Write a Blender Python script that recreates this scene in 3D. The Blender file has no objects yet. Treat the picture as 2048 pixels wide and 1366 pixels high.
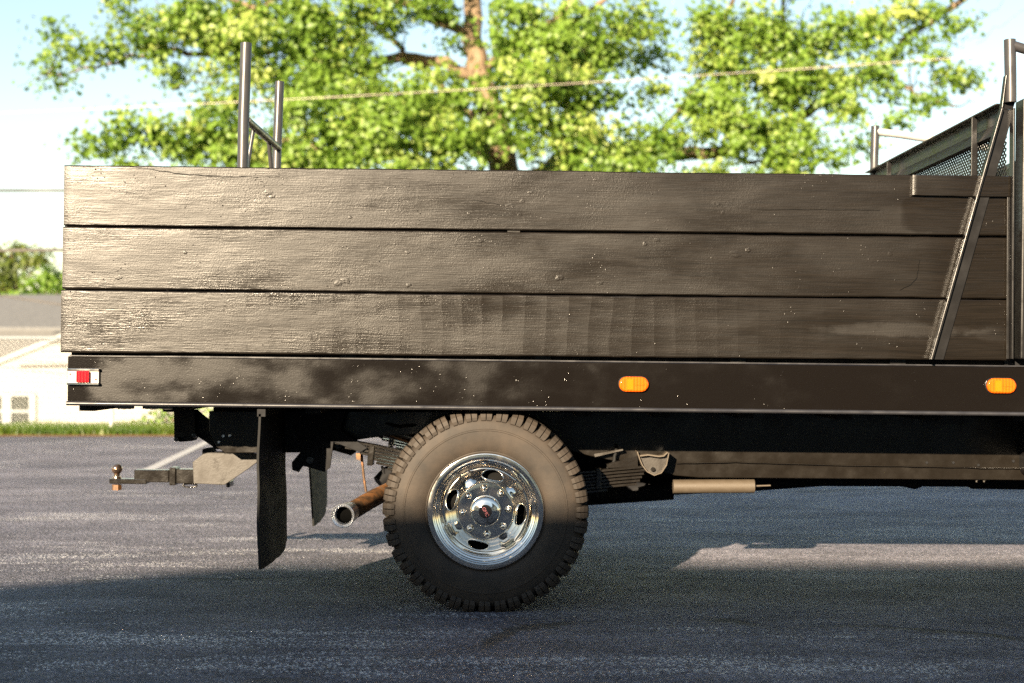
import bpy, bmesh, math, random
import numpy as np
from mathutils import Vector, Matrix, noise

random.seed(7)
rng = np.random.default_rng(11)
S = bpy.context.scene
COL = S.collection
R = math.radians

# ------------------------------------------------------------------ camera
F = 2844.4            # focal length in photo pixels (50 mm on a 36 mm sensor, 2048 px wide)
DIST = 5.52           # metres from the lens to the near face of the truck
HC = 1.0              # lens height
HY = 715.0            # photo row of the horizon
cam = bpy.data.cameras.new('camera')
cam_o = bpy.data.objects.new('camera', cam)
COL.objects.link(cam_o)
cam_o.location = (0, -DIST, HC)
cam_o.rotation_euler = (R(90), 0, 0)
cam.sensor_width = 36
cam.lens = 50
cam.shift_y = (HY - 683.0) / 2048.0
cam.clip_start = 0.1
cam.clip_end = 1500
cam.dof.use_dof = True
cam.dof.focus_distance = DIST + 0.02
cam.dof.aperture_fstop = 2.2
cam.dof.aperture_blades = 8
S.camera = cam_o

# ------------------------------------------------------------------ light
SUN = Vector((-0.40, -1.0, 0.32)).normalized()       # from the scene towards the sun
elev = math.asin(SUN.z)
azim = math.atan2(SUN.x, SUN.y)
W = bpy.data.worlds.new('World')
S.world = W
W.use_nodes = True
wn = W.node_tree.nodes
wl = W.node_tree.links
wn.clear()
sky = wn.new('ShaderNodeTexSky')
sky.sky_type = 'NISHITA'
sky.sun_disc = False
sky.sun_elevation = elev
sky.sun_rotation = azim
sky.altitude = 0
sky.air_density = 1.1
sky.dust_density = 0.3
sky.ozone_density = 0.25
bg = wn.new('ShaderNodeBackground')
bg.inputs['Strength'].default_value = 0.05
wo = wn.new('ShaderNodeOutputWorld')
wl.new(sky.outputs[0], bg.inputs['Color'])
wl.new(bg.outputs[0], wo.inputs['Surface'])

sun = bpy.data.lights.new('sun', 'SUN')
sun.energy = 5.0
sun.angle = R(0.5)
sun.color = (1.0, 0.81, 0.57)
sun_o = bpy.data.objects.new('sun', sun)
COL.objects.link(sun_o)
sun_o.rotation_euler = SUN.to_track_quat('Z', 'Y').to_euler()
sun_o.location = SUN * 40

S.view_settings.view_transform = 'Standard'
S.view_settings.look = 'None'
S.view_settings.gamma = 1
S.view_settings.exposure = 2.15
S.view_settings.use_curve_mapping = False
S.render.engine = 'CYCLES'
S.cycles.use_denoising = False
S.cycles.max_bounces = 6
S.cycles.transparent_max_bounces = 8
S.cycles.caustics_reflective = False
S.cycles.caustics_refractive = False

# ------------------------------------------------------------------ measuring
def Wp(px, py, Y):
    """photo pixel at depth Y (metres behind the near face of the truck) -> world point"""
    d = DIST + Y
    return Vector(((px - 1024.0) * d / F, Y, HC + (HY - py) * d / F))

RAKE = 0.0113         # the truck stands slightly nose down
RX = (971 - 1024.0) * (DIST + 0.05) / F
CR, SR = math.cos(RAKE), math.sin(RAKE)
def L(px, py, Y):
    v = Wp(px, py, Y) - Vector((RX, 0, 0))
    return Vector((v.x * CR - v.z * SR, v.y, v.x * SR + v.z * CR))

# ------------------------------------------------------------------ mesh helpers
class MB:
    def __init__(s):
        s.v = []; s.f = []
    def add(s, vs, fs):
        o = len(s.v)
        s.v += [tuple(p) for p in vs]
        s.f += [tuple(i + o for i in q) for q in fs]
    def box(s, x0, x1, y0, y1, z0, z1):
        s.hexa([(x0,y0,z0),(x1,y0,z0),(x1,y1,z0),(x0,y1,z0),(x0,y0,z1),(x1,y0,z1),(x1,y1,z1),(x0,y1,z1)])
    def hexa(s, p):
        s.add(p, [(0,3,2,1),(4,5,6,7),(0,1,5,4),(1,2,6,5),(2,3,7,6),(3,0,4,7)])
    def prism(s, poly, y0, y1):
        n = len(poly)
        vs = [(p[0], y0, p[1]) for p in poly] + [(p[0], y1, p[1]) for p in poly]
        fs = [tuple(range(n)), tuple(range(2*n-1, n-1, -1))]
        for i in range(n):
            j = (i + 1) % n
            fs.append((i, i+n, j+n, j))
        s.add(vs, fs)
    def tube(s, pts, r, n=12, caps=True):
        pts = [Vector(p) for p in pts]
        rr = r if hasattr(r, '__len__') else [r] * len(pts)
        rings = []
        up = None
        for i, p in enumerate(pts):
            t = (pts[min(i+1, len(pts)-1)] - pts[max(i-1, 0)]).normalized()
            if up is None:
                up = Vector((0,0,1)) if abs(t.z) < 0.9 else Vector((0,1,0))
            a = t.cross(up)
            if a.length < 1e-6:
                a = t.orthogonal()
            a.normalize()
            b = a.cross(t).normalized()
            up = b
            rings.append([p + (a*math.cos(2*math.pi*k/n) + b*math.sin(2*math.pi*k/n)) * rr[i] for k in range(n)])
        vs = [q for ring in rings for q in ring]
        fs = []
        for i in range(len(pts)-1):
            for k in range(n):
                k2 = (k+1) % n
                fs.append((i*n+k, i*n+k2, (i+1)*n+k2, (i+1)*n+k))
        if caps:
            fs.append(tuple(range(n-1, -1, -1)))
            fs.append(tuple((len(pts)-1)*n + k for k in range(n)))
        s.add(vs, fs)
    def lathe(s, prof, n=64, c=(0,0,0), closed=False):
        """profile of (radius, y) turned about the Y axis"""
        m = len(prof)
        vs = []
        for k in range(n):
            a = 2*math.pi*k/n
            ca, sa = math.cos(a), math.sin(a)
            for r, y in prof:
                vs.append((c[0] + r*ca, c[1] + y, c[2] + r*sa))
        fs = []
        mm = m if closed else m-1
        for k in range(n):
            k2 = (k+1) % n
            for i in range(mm):
                i2 = (i+1) % m
                fs.append((k*m+i, k*m+i2, k2*m+i2, k2*m+i))
        s.add(vs, fs)
    def ball(s, c, r, n=20, m=12, sx=1, sy=1, sz=1):
        vs = []; fs = []
        for i in range(m+1):
            t = math.pi*i/m
            for k in range(n):
                a = 2*math.pi*k/n
                vs.append((c[0]+r*sx*math.sin(t)*math.cos(a), c[1]+r*sy*math.sin(t)*math.sin(a), c[2]+r*sz*math.cos(t)))
        for i in range(m):
            for k in range(n):
                k2 = (k+1) % n
                fs.append((i*n+k, (i+1)*n+k, (i+1)*n+k2, i*n+k2))
        s.add(vs, fs)
    def build(s, name, mat, parent=None, smooth=None, bevel=None, weld=True):
        me = bpy.data.meshes.new(name)
        me.from_pydata(s.v, [], s.f)
        bm = bmesh.new(); bm.from_mesh(me)
        if weld:
            bmesh.ops.remove_doubles(bm, verts=bm.verts, dist=1e-6)
        bmesh.ops.recalc_face_normals(bm, faces=bm.faces)
        bm.to_mesh(me); bm.free()
        me.materials.append(mat)
        if smooth:
            me.shade_smooth()
            me.set_sharp_from_angle(angle=R(smooth))
        o = bpy.data.objects.new(name, me)
        COL.objects.link(o)
        if parent is not None:
            o.parent = parent
        if bevel:
            b = o.modifiers.new('bevel', 'BEVEL')
            b.width = bevel; b.segments = 2; b.limit_method = 'ANGLE'; b.angle_limit = R(40)
        return o

def empty(name, loc, label, cat, group=None):
    o = bpy.data.objects.new(name, None)
    COL.objects.link(o)
    o.location = loc
    o.empty_display_size = 0.2
    o['label'] = label; o['category'] = cat
    if group: o['group'] = group
    return o
def tag(o, label=None, cat=None, group=None, kind=None):
    if label: o['label'] = label
    if cat: o['category'] = cat
    if group: o['group'] = group
    if kind: o['kind'] = kind
    return o

# ------------------------------------------------------------------ material helpers
class N:
    """tiny node-graph writer"""
    def __init__(s, name):
        s.m = bpy.data.materials.new(name)
        s.m.use_nodes = True
        s.t = s.m.node_tree
        s.t.nodes.clear()
        s.out = s.t.nodes.new('ShaderNodeOutputMaterial')
    def n(s, typ, ins=None, **props):
        x = s.t.nodes.new(typ)
        for k, v in props.items():
            setattr(x, k, v)
        for k, v in (ins or {}).items():
            if isinstance(v, bpy.types.NodeSocket):
                s.t.links.new(v, x.inputs[k])
            else:
                x.inputs[k].default_value = v
        return x
    def coord(s, scale=(1,1,1), loc=(0,0,0), rot=(0,0,0), which='Object'):
        tc = s.n('ShaderNodeTexCoord')
        return s.n('ShaderNodeMapping', {'Vector': tc.outputs[which], 'Scale': scale, 'Location': loc, 'Rotation': rot}).outputs[0]
    def noise(s, vec, scale, detail=4, rough=0.55, dist=0.0):
        return s.n('ShaderNodeTexNoise', {'Vector': vec, 'Scale': scale, 'Detail': detail, 'Roughness': rough, 'Distortion': dist}).outputs['Fac']
    def ramp(s, fac, stops, interp='LINEAR'):
        x = s.n('ShaderNodeValToRGB', {'Fac': fac})
        cr = x.color_ramp
        cr.interpolation = interp
        while len(cr.elements) < len(stops):
            cr.elements.new(0.5)
        for e, (p, c) in zip(cr.elements, stops):
            e.position = p
            e.color = c if hasattr(c, '__len__') and len(c) == 4 else ((*c, 1) if hasattr(c, '__len__') else (c, c, c, 1))
        return x.outputs[0]
    def mapr(s, v, a, b, c, d):
        return s.n('ShaderNodeMapRange', {'Value': v, 'From Min': a, 'From Max': b, 'To Min': c, 'To Max': d}).outputs[0]
    def math(s, op, a, b=0.0):
        return s.n('ShaderNodeMath', {0: a, 1: b}, operation=op).outputs[0]
    def mix(s, fac, a, b, blend='MIX'):
        x = s.n('ShaderNodeMix', data_type='RGBA', blend_type=blend)
        for k, v in ((0, fac), (6, a), (7, b)):
            if isinstance(v, bpy.types.NodeSocket):
                s.t.links.new(v, x.inputs[k])
            else:
                x.inputs[k].default_value = v if k == 0 or len(v) == 4 else (*v, 1)
        return x.outputs[2]
    def bump(s, h, strength, dist, normal=None):
        ins = {'Height': h, 'Strength': strength, 'Distance': dist}
        if normal is not None: ins['Normal'] = normal
        return s.n('ShaderNodeBump', ins).outputs[0]
    def pbr(s, **k):
        names = {'color': 'Base Color', 'rough': 'Roughness', 'metal': 'Metallic', 'normal': 'Normal', 'spec': 'Specular IOR Level',
                 'coat': 'Coat Weight', 'coat_rough': 'Coat Roughness', 'trans': 'Transmission Weight', 'ior': 'IOR', 'emit': 'Emission Color', 'emit_s': 'Emission Strength', 'sheen': 'Sheen Weight'}
        ins = {}
        for a, v in k.items():
            if a in ('color', 'emit') and not isinstance(v, bpy.types.NodeSocket) and len(v) == 3:
                v = (*v, 1)
            ins[names[a]] = v
        p = s.n('ShaderNodeBsdfPrincipled', ins)
        s.t.links.new(p.outputs[0], s.out.inputs['Surface'])
        return s.m

def m_board(name, seed, lo=0.36, hi=0.56, chatter=0.0, col=0.0066, patch=None):
    g = N(name)
    off = (seed*3.7, seed*1.3, seed*5.1)
    c = g.coord((1, 1, 1), off)
    cg = g.coord((0.55, 8, 24), off)
    cl = g.coord((0.8, 1, 3.2), off)
    warp = g.n('ShaderNodeVectorMath', {0: cg, 1: g.n('ShaderNodeVectorMath', {0: g.n('ShaderNodeTexNoise', {'Vector': c, 'Scale': 2.2, 'Detail': 2.0}).outputs['Color'], 1: (0.0, 0, 0.9)}, operation='MULTIPLY').outputs[0]}, operation='ADD').outputs[0]
    grain = g.noise(warp, 9.0, 3, 0.6)
    fine = g.noise(g.coord((0.42, 8, 8.5), off), 24.0, 3, 0.7, 0.25)
    paint = g.math('MULTIPLY', g.noise(c, 165.0, 3, 0.7), g.mapr(g.noise(c, 5.0, 4), 0.36, 0.62, 0.25, 1.3))
    drop = g.n('ShaderNodeTexVoronoi', {'Vector': c, 'Scale': 55.0, 'Randomness': 1.0}, feature='F1').outputs['Distance']
    pick = g.noise(c, 9.0, 3)
    drops = g.math('MULTIPLY', g.mapr(drop, 0.0, 0.16, 1.0, 0.0), g.mapr(pick, 0.56, 0.64, 0.0, 1.0))
    blot = g.noise(cl, 2.3, 4, 0.55, 0.4)
    rough = g.mapr(blot, 0.33, 0.68, lo, hi)
    n0 = g.bump(g.noise(g.coord((0.8, 1, 2.2), off), 5.0, 2), 0.18, 0.012)
    gm = g.mapr(g.noise(cl, 1.9, 3), 0.40, 0.62, 0.25, 1.0)
    n1 = g.bump(g.math('MULTIPLY', grain, gm), 0.12, 0.0022, n0)
    n2 = g.bump(fine, 0.26, 0.0026, n1)
    n3 = g.bump(paint, 0.24, 0.0020, n2)
    n4 = g.bump(drops, 0.55, 0.0030, n3)
    n5 = n4
    # fresh gloss coat over the front end, ragged edge
    sx = g.n('ShaderNodeSeparateXYZ', {0: g.coord((1, 1, 1))})
    ed = g.math('ADD', g.math('ADD', sx.outputs[0], g.math('MULTIPLY', sx.outputs[2], -0.27)), g.math('MULTIPLY', g.noise(c, 5.0, 4), 0.30))
    cut = g.mapr(ed, 1.40, 1.58, 0.0, 0.15)
    if patch:
        px_ = g.math('DIVIDE', g.math('SUBTRACT', sx.outputs[0], patch[0]), patch[2])
        pz_ = g.math('DIVIDE', g.math('SUBTRACT', sx.outputs[2], patch[1]), patch[3])
        rr_ = g.math('ADD', g.math('ADD', g.math('POWER', g.math('ABSOLUTE', px_), 4.0), g.math('POWER', g.math('ABSOLUTE', pz_), 4.0)), g.math('MULTIPLY', g.math('SUBTRACT', g.noise(c, 16.0, 4), 0.5), 1.3))
        cut = g.math('MAXIMUM', cut, g.mapr(rr_, 0.7, 1.25, 0.15, 0.0))
    rough = g.math('SUBTRACT', rough, cut)
    if chatter:
        tc = g.coord((1, 1, 1), off)
        wv = g.n('ShaderNodeTexWave', {'Vector': tc, 'Scale': 3.8, 'Distortion': 2.6, 'Detail': 2.0, 'Detail Scale': 0.6}, wave_type='BANDS', bands_direction='X', wave_profile='SAW').outputs['Fac']
        amt = g.mapr(g.noise(cl, 1.4, 3), 0.34, 0.50, 0.65, 1.0)
        amt = g.math('MULTIPLY', amt, g.math('MULTIPLY', g.mapr(sx.outputs[0], -1.55, -1.05, 0.1, 1.0), g.mapr(sx.outputs[0], 0.45, 1.25, 1.0, 0.12)))
        wv2 = g.math('MULTIPLY', wv, amt)
        rough = g.math('ADD', rough, g.mapr(wv2, 0, 1, -chatter*0.5, chatter))
        # pale rubbed strip near the front and a dull band along the upper rear edge
        def worn(cx, cz, rx, rz, amount):
            ax_ = g.math('POWER', g.math('ABSOLUTE', g.math('DIVIDE', g.math('SUBTRACT', sx.outputs[0], cx), rx)), 2.0)
            az_ = g.math('POWER', g.math('ABSOLUTE', g.math('DIVIDE', g.math('SUBTRACT', sx.outputs[2], cz), rz)), 2.0)
            f = g.math('ADD', g.math('ADD', ax_, az_), g.math('MULTIPLY', g.math('SUBTRACT', g.noise(g.coord((1, 1, 2)), 11.0, 4, 0.6), 0.5), 2.2))
            return g.mapr(f, 0.35, 1.1, amount, 0.0)
        rough = g.math('ADD', rough, worn(1.60, 1.125, 0.33, 0.030, 0.24))
        rough = g.math('ADD', rough, worn(1.98, 1.115, 0.16, 0.035, 0.20))
        n5 = g.bump(wv2, 0.11, 0.003, n4)
    colr = g.mix(g.mapr(grain, 0.3, 0.7, 0, 1), (col*0.75, col*0.62, col*0.48), (col*1.6, col*1.25, col*0.95))
    return g.pbr(color=colr, rough=rough, normal=n5, spec=0.26)

def m_gloss(name, col=(0.012, 0.012, 0.013), rough=0.24, bump=0.3, scale=120, lo=None, spec=0.5):
    g = N(name)
    c = g.coord()
    a = g.noise(c, scale, 3, 0.6)
    b = g.noise(c, 14, 3)
    rr = g.mapr(b, 0.3, 0.7, rough*0.75, rough*1.5)
    nn = g.bump(a, bump, 0.0014)
    return g.pbr(color=g.mix(b, tuple(x*0.8 for x in col), tuple(x*1.35 for x in col)), rough=rr, normal=nn, spec=spec)

def m_rail(name):
    g = N(name)
    c = g.coord()
    cl = g.coord((1.0, 1, 1.7), (2.1, 0, 0.4))
    blot = g.noise(cl, 3.6, 4, 0.5, 0.2)
    edge = g.noise(g.coord((1, 1, 1)), 26, 3)
    bb = g.math('ADD', blot, g.math('MULTIPLY', g.math('SUBTRACT', edge, 0.5), 0.12))
    sx = g.n('ShaderNodeSeparateXYZ', {0: c}).outputs[0]
    bb = g.math('SUBTRACT', bb, g.mapr(sx, -0.7, 0.9, -0.03, 0.15))
    bb = g.math('SUBTRACT', bb, g.mapr(g.math('ADD', sx, g.math('MULTIPLY', g.noise(c, 9.0, 3), 0.25)), -1.46, -1.36, 0.22, 0.0))
    rough = g.ramp(bb, [(0.37, 0.15), (0.47, 0.22), (0.57, 0.33), (0.68, 0.37)])
    paint = g.noise(c, 150, 3, 0.7)
    drop = g.n('ShaderNodeTexVoronoi', {'Vector': c, 'Scale': 60.0}).outputs['Distance']
    pick = g.noise(c, 7.0, 3)
    drops = g.math('MULTIPLY', g.mapr(drop, 0.0, 0.15, 1.0, 0.0), g.mapr(pick, 0.50, 0.6, 0.0, 1.0))
    n1 = g.bump(g.noise(g.coord((1.5, 3, 5)), 6, 3), 0.12, 0.003)
    n2 = g.bump(paint, 0.20, 0.0019, n1)
    n3 = g.bump(drops, 0.40, 0.0024, n2)
    return g.pbr(color=(0.0042, 0.0032, 0.0026), rough=rough, normal=n3, spec=0.24)

def m_plain(name, col, rough=0.5, metal=0.0, spec=0.5, var=0.15, scale=30, bump=0.0, bdist=0.002):
    g = N(name)
    c = g.coord()
    a = g.noise(c, scale, 4)
    colr = g.mix(a, tuple(x*(1-var) for x in col), tuple(x*(1+var) for x in col))
    k = dict(color=colr, rough=g.mapr(a, 0.3, 0.7, max(0.02, rough*0.85), min(1, rough*1.15)), metal=metal, spec=spec)
    if bump:
        k['normal'] = g.bump(g.noise(c, scale*5, 4), bump, bdist)
    return g.pbr(**k)

def m_rubber():
    g = N('dusty tyre rubber')
    c = g.coord()
    a = g.noise(c, 9, 5, 0.6)
    b = g.noise(c, 90, 3)
    colr = g.mix(g.mapr(a, 0.3, 0.7, 0, 1), (0.021, 0.018, 0.0155), (0.044, 0.034, 0.026))
    nn = g.bump(b, 0.25, 0.001)
    return g.pbr(color=colr, rough=0.62, normal=nn, spec=0.2)

def m_chrome():
    g = N('polished chrome')
    c = g.coord()
    a = g.noise(c, 260, 2)
    b = g.noise(c, 12, 4)
    return g.pbr(color=(0.88, 0.81, 0.71), rough=g.mapr(b, 0.35, 0.7, 0.05, 0.17), metal=1.0, normal=g.bump(a, 0.035, 0.0006))

def m_rust():
    g = N('rusty steel pipe')
    c = g.coord()
    a = g.noise(c, 14, 5, 0.6)
    colr = g.ramp(a, [(0.32, (0.030, 0.022, 0.015)), (0.47, (0.085, 0.045, 0.020)), (0.58, (0.20, 0.085, 0.028)), (0.72, (0.12, 0.09, 0.06))])
    return g.pbr(color=colr, rough=0.6, metal=0.25, normal=g.bump(g.noise(c, 160, 4), 0.4, 0.001))

def m_asphalt():
    g = N('worn sealed asphalt')
    c = g.coord()
    cs = g.coord((0.30, 1.0, 1))
    big = g.noise(cs, 0.6, 5, 0.6, 0.5)
    mid = g.noise(g.coord((0.5, 1.2, 1)), 3.0, 5, 0.65, 0.3)
    def cells(scale, chan):
        v = g.n('ShaderNodeTexVoronoi', {'Vector': c, 'Scale': scale})
        return v.outputs['Distance'], g.n('ShaderNodeSeparateColor', {0: v.outputs['Color']}).outputs[chan]
    d1, r1 = cells(100.0, 0)
    d2, r2 = cells(84.0, 1)
    d3, r3 = cells(190.0, 2)
    fine = g.noise(c, 300, 3, 0.7)
    base = g.ramp(big, [(0.28, (0.085, 0.083, 0.102)), (0.5, (0.155, 0.149, 0.178)), (0.7, (0.245, 0.235, 0.268))])
    base = g.mix(g.mapr(mid, 0.3, 0.7, 0.0, 0.75), base, (0.050, 0.048, 0.059))
    grit = g.math('ADD', g.mapr(g.math('POWER', r1, 2.0), 0.0, 1.0, 0.55, 1.75), g.mapr(r3, 0, 1, -0.25, 0.25))
    base = g.mix(1.0, base, g.n('ShaderNodeCombineColor', {0: grit, 1: grit, 2: grit}).outputs[0], 'MULTIPLY')
    # sun and shade painted in: paler past a ragged edge, darker before it
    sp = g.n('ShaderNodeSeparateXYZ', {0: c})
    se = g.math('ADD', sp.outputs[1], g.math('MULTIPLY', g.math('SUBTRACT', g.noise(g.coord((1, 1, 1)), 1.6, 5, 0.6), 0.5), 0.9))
    lit_tone = g.math('MULTIPLY', g.mapr(se, 0.75, 1.45, 0.0, 1.0), g.mapr(g.math('ADD', sp.outputs[0], g.math('MULTIPLY', big, 1.2)), 0.2, 1.6, 0.30, 1.0))
    base = g.mix(lit_tone, g.mix(1.0, base, (0.92, 0.93, 0.95), 'MULTIPLY'), g.mix(1.0, base, (1.75, 1.72, 1.70), 'MULTIPLY'))
    # worn streaks where the sealer is gone and the pale stone shows
    w1 = g.noise(g.coord((0.30, 1.5, 1), (4, 2, 0)), 2.4, 6, 0.68, 0.7)
    w2 = g.noise(g.coord((0.35, 1.0, 1), (1, 7, 0)), 0.9, 3)
    worn = g.mapr(g.math('ADD', g.math('MULTIPLY', w1, 0.72), g.math('MULTIPLY', w2, 0.42)), 0.60, 0.72, 0.0, 1.0)
    pick = g.math('LESS_THAN', g.math('ADD', g.math('MULTIPLY', r2, 0.75), 0.06), worn)
    fleck = g.math('MULTIPLY', pick, g.mapr(d2, 0.30, 0.55, 1, 0))
    fleck2 = g.math('MULTIPLY', g.mapr(r1, 0.970, 0.985, 0, 1), g.mapr(d1, 0.25, 0.5, 0.9, 0))
    fl = g.math('MAXIMUM', fleck, fleck2)
    base = g.mix(fl, base, (0.66, 0.65, 0.68))
    # thin meandering cracks
    cw = g.n('ShaderNodeVectorMath', {0: g.coord((0.42, 1.0, 1), (1.7, 0.6, 0)), 1: g.n('ShaderNodeVectorMath', {0: g.n('ShaderNodeTexNoise', {'Vector': c, 'Scale': 1.4, 'Detail': 6.0, 'Roughness': 0.65}).outputs['Color'], 1: (0.5, 0.5, 0)}, operation='MULTIPLY').outputs[0]}, operation='ADD').outputs[0]
    cr = g.n('ShaderNodeTexVoronoi', {'Vector': cw, 'Scale': 0.42}, feature='DISTANCE_TO_EDGE').outputs['Distance']
    crack = g.math('MULTIPLY', g.mapr(cr, 0.003, 0.008, 1.0, 0.0), g.mapr(g.noise(c, 0.9, 3), 0.50, 0.58, 0, 1))
    base = g.mix(g.math('MULTIPLY', crack, 0.8), base, (0.014, 0.014, 0.015))
    h = g.math('ADD', g.math('MULTIPLY', g.mapr(d1, 0, 0.7, 1, 0), 0.8), g.math('ADD', g.math('MULTIPLY', fine, 0.4), g.math('MULTIPLY', r1, 0.7)))
    h2 = g.math('SUBTRACT', g.math('ADD', h, g.math('MULTIPLY', fl, 0.7)), g.math('MULTIPLY', crack, 1.6))
    n1 = g.bump(h2, 1.0, 0.009)
    rough = g.math('SUBTRACT', g.mapr(mid, 0.3, 0.7, 0.60, 0.74), g.math('MULTIPLY', fl, 0.2))
    return g.pbr(color=base, rough=rough, normal=n1, spec=0.35)

def m_leaf(name, ca, cb, cc):
    g = N(name)
    t = g.n('ShaderNodeAttribute', attribute_name='tint').outputs['Fac']
    colr = g.ramp(t, [(0.0, ca), (0.55, cb), (1.0, cc)])
    p = g.n('ShaderNodeBsdfPrincipled', {'Base Color': colr, 'Roughness': 0.48, 'Specular IOR Level': 0.6})
    tr = g.n('ShaderNodeBsdfTranslucent', {'Color': colr})
    mx = g.n('ShaderNodeMixShader', {0: 0.48, 1: p.outputs[0], 2: tr.outputs[0]})
    g.t.links.new(mx.outputs[0], g.out.inputs['Surface'])
    return g.m

def m_bark(name, a, b):
    g = N(name)
    c = g.coord((1, 1, 0.25))
    n = g.noise(c, 14, 5, 0.65, 0.4)
    return g.pbr(color=g.mix(g.mapr(n, 0.3, 0.7, 0, 1), a, b), rough=0.85, normal=g.bump(n, 0.8, 0.03), spec=0.2)

M = {}
M['board1'] = m_board('black painted board A', 1, 0.24, 0.42, patch=(1.78, 1.57, 0.185, 0.075))
M['board2'] = m_board('black painted board B', 2, 0.21, 0.41)
M['board3'] = m_board('black painted board C', 3, 0.20, 0.41, chatter=0.05)
M['board4'] = m_board('black painted wood block', 4, 0.25, 0.34)
M['boardi'] = m_board('black painted bed wood', 6, 0.4, 0.55)
M['knot'] = m_gloss('paint filled knot', (0.014, 0.012, 0.011), 0.26, 0.6, 300)
M['rail'] = m_rail('black painted steel rail')
M['lip'] = m_gloss('black rub rail', (0.02, 0.02, 0.023), 0.30, 0.15, 90)
M['gloss'] = m_gloss('gloss black paint', (0.010, 0.0095, 0.0095), 0.25, 0.10, 90, spec=0.22)
M['pipe'] = m_gloss('worn black pipe', (0.03, 0.029, 0.030), 0.30, 0.10, 160)
M['frame'] = m_gloss('undercoated steel', (0.0075, 0.006, 0.0045), 0.24, 0.22, 90, spec=0.3)
M['dark'] = m_plain('sooty black steel', (0.008, 0.008, 0.009), 0.7, spec=0.2)
M['tar'] = m_gloss('lumpy black undercoat', (0.009, 0.0075, 0.006), 0.16, 0.6, 70, spec=0.6)
M['plate'] = m_gloss('flat black hitch plate', (0.022, 0.018, 0.014), 0.42, 0.3, 120)
M['rubber'] = m_rubber()
M['flap'] = m_plain('black rubber flap', (0.014, 0.014, 0.014), 0.6, spec=0.08, bump=0.2)
M['chrome'] = m_chrome()
M['capblack'] = m_plain('black emblem enamel', (0.008, 0.008, 0.010), 0.2)
M['red_letter'] = m_plain('red emblem letters', (0.40, 0.13, 0.14), 0.3)
M['hole'] = m_plain('brake dust black', (0.004, 0.004, 0.004), 0.8, spec=0.1)
M['rust'] = m_rust()
M['tip'] = m_plain('brushed steel tip', (0.70, 0.71, 0.73), 0.34, metal=0.85)
M['soot'] = m_plain('sooty pipe inside', (0.004, 0.004, 0.004), 0.9, spec=0.0)
M['tan_pipe'] = m_plain('dusty tan shaft', (0.066, 0.051, 0.035), 0.6, bump=0.2)
def m_lens(name, col):
    g = N(name)
    wv = g.n('ShaderNodeTexWave', {'Vector': g.coord(), 'Scale': 26.0, 'Distortion': 0.0}, wave_type='BANDS', bands_direction='X').outputs['Fac']
    return g.pbr(color=g.mix(wv, tuple(x*.75 for x in col), col), rough=0.12, normal=g.bump(wv, 0.5, 0.002), spec=0.5, coat=0.6)
M['amber'] = m_lens('amber lens plastic', (0.62, 0.095, 0.002))
M['amber2'] = m_plain('amber lens ribs', (0.68, 0.115, 0.003), 0.10, var=0.05)
M['redlens'] = m_lens('red lens plastic', (0.45, 0.006, 0.012))
M['white_lens'] = m_plain('aged clear plastic', (0.42, 0.34, 0.31), 0.25)
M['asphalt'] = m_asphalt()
M['line'] = m_plain('worn white line paint', (0.40, 0.39, 0.385), 0.7, var=0.35, scale=20, bump=0.5)
M['grass'] = m_leaf('grass blades', (0.05, 0.10, 0.008), (0.09, 0.16, 0.012), (0.17, 0.20, 0.025))
M['leaf'] = m_leaf('maple leaves', (0.075, 0.150, 0.016), (0.175, 0.290, 0.034), (0.37, 0.44, 0.11))
M['leaf_far'] = m_leaf('far leaves', (0.06, 0.13, 0.012), (0.13, 0.24, 0.020), (0.22, 0.33, 0.035))
M['leaf_pine'] = m_leaf('pine needles', (0.05, 0.085, 0.014), (0.12, 0.165, 0.024), (0.20, 0.23, 0.04))
M['bark'] = m_bark('maple bark', (0.08, 0.055, 0.035), (0.25, 0.18, 0.115))
M['twig'] = m_bark('thin twigs', (0.06, 0.045, 0.03), (0.14, 0.10, 0.07))
M['lawn'] = m_plain('lawn soil and grass', (0.085, 0.12, 0.02), 0.9, spec=0.1, var=0.4, scale=3)
M['soil'] = m_plain('dry verge soil', (0.19, 0.11, 0.05), 0.95, spec=0.1, var=0.4, scale=12)
M['siding'] = m_plain('white vinyl siding', (0.140, 0.130, 0.116), 0.5, var=0.03)
M['trim'] = m_plain('white window trim', (0.19, 0.205, 0.215), 0.45, var=0.03)
M['pane'] = m_plain('window glass', (0.035, 0.040, 0.038), 0.2, spec=0.25, var=0.3, scale=3)
M['shingle'] = m_plain('grey roof shingles', (0.125, 0.127, 0.130), 0.85, spec=0.2, var=0.3, scale=9, bump=0.4)
M['shingle2'] = m_plain('pale roof shingles', (0.14, 0.137, 0.13), 0.85, spec=0.2, var=0.2, scale=9)
M['galv'] = m_plain('galvanised steel', (0.42, 0.42, 0.40), 0.45, metal=0.3)
M['wire'] = m_plain('weathered cable', (0.30, 0.25, 0.21), 0.6)
M['wire_pale'] = m_plain('pale cable', (0.42, 0.36, 0.30), 0.5)
M['wire_dark'] = m_plain('dark cable', (0.06, 0.05, 0.043), 0.6)
M['chimney'] = m_plain('terracotta vent', (0.42, 0.24, 0.15), 0.8)
M['stucco'] = m_plain('cream stucco', (0.82, 0.77, 0.68), 0.85, spec=0.2)
M['glass_dark'] = m_plain('tinted glass', (0.01, 0.012, 0.014), 0.05, spec=0.6)

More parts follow.
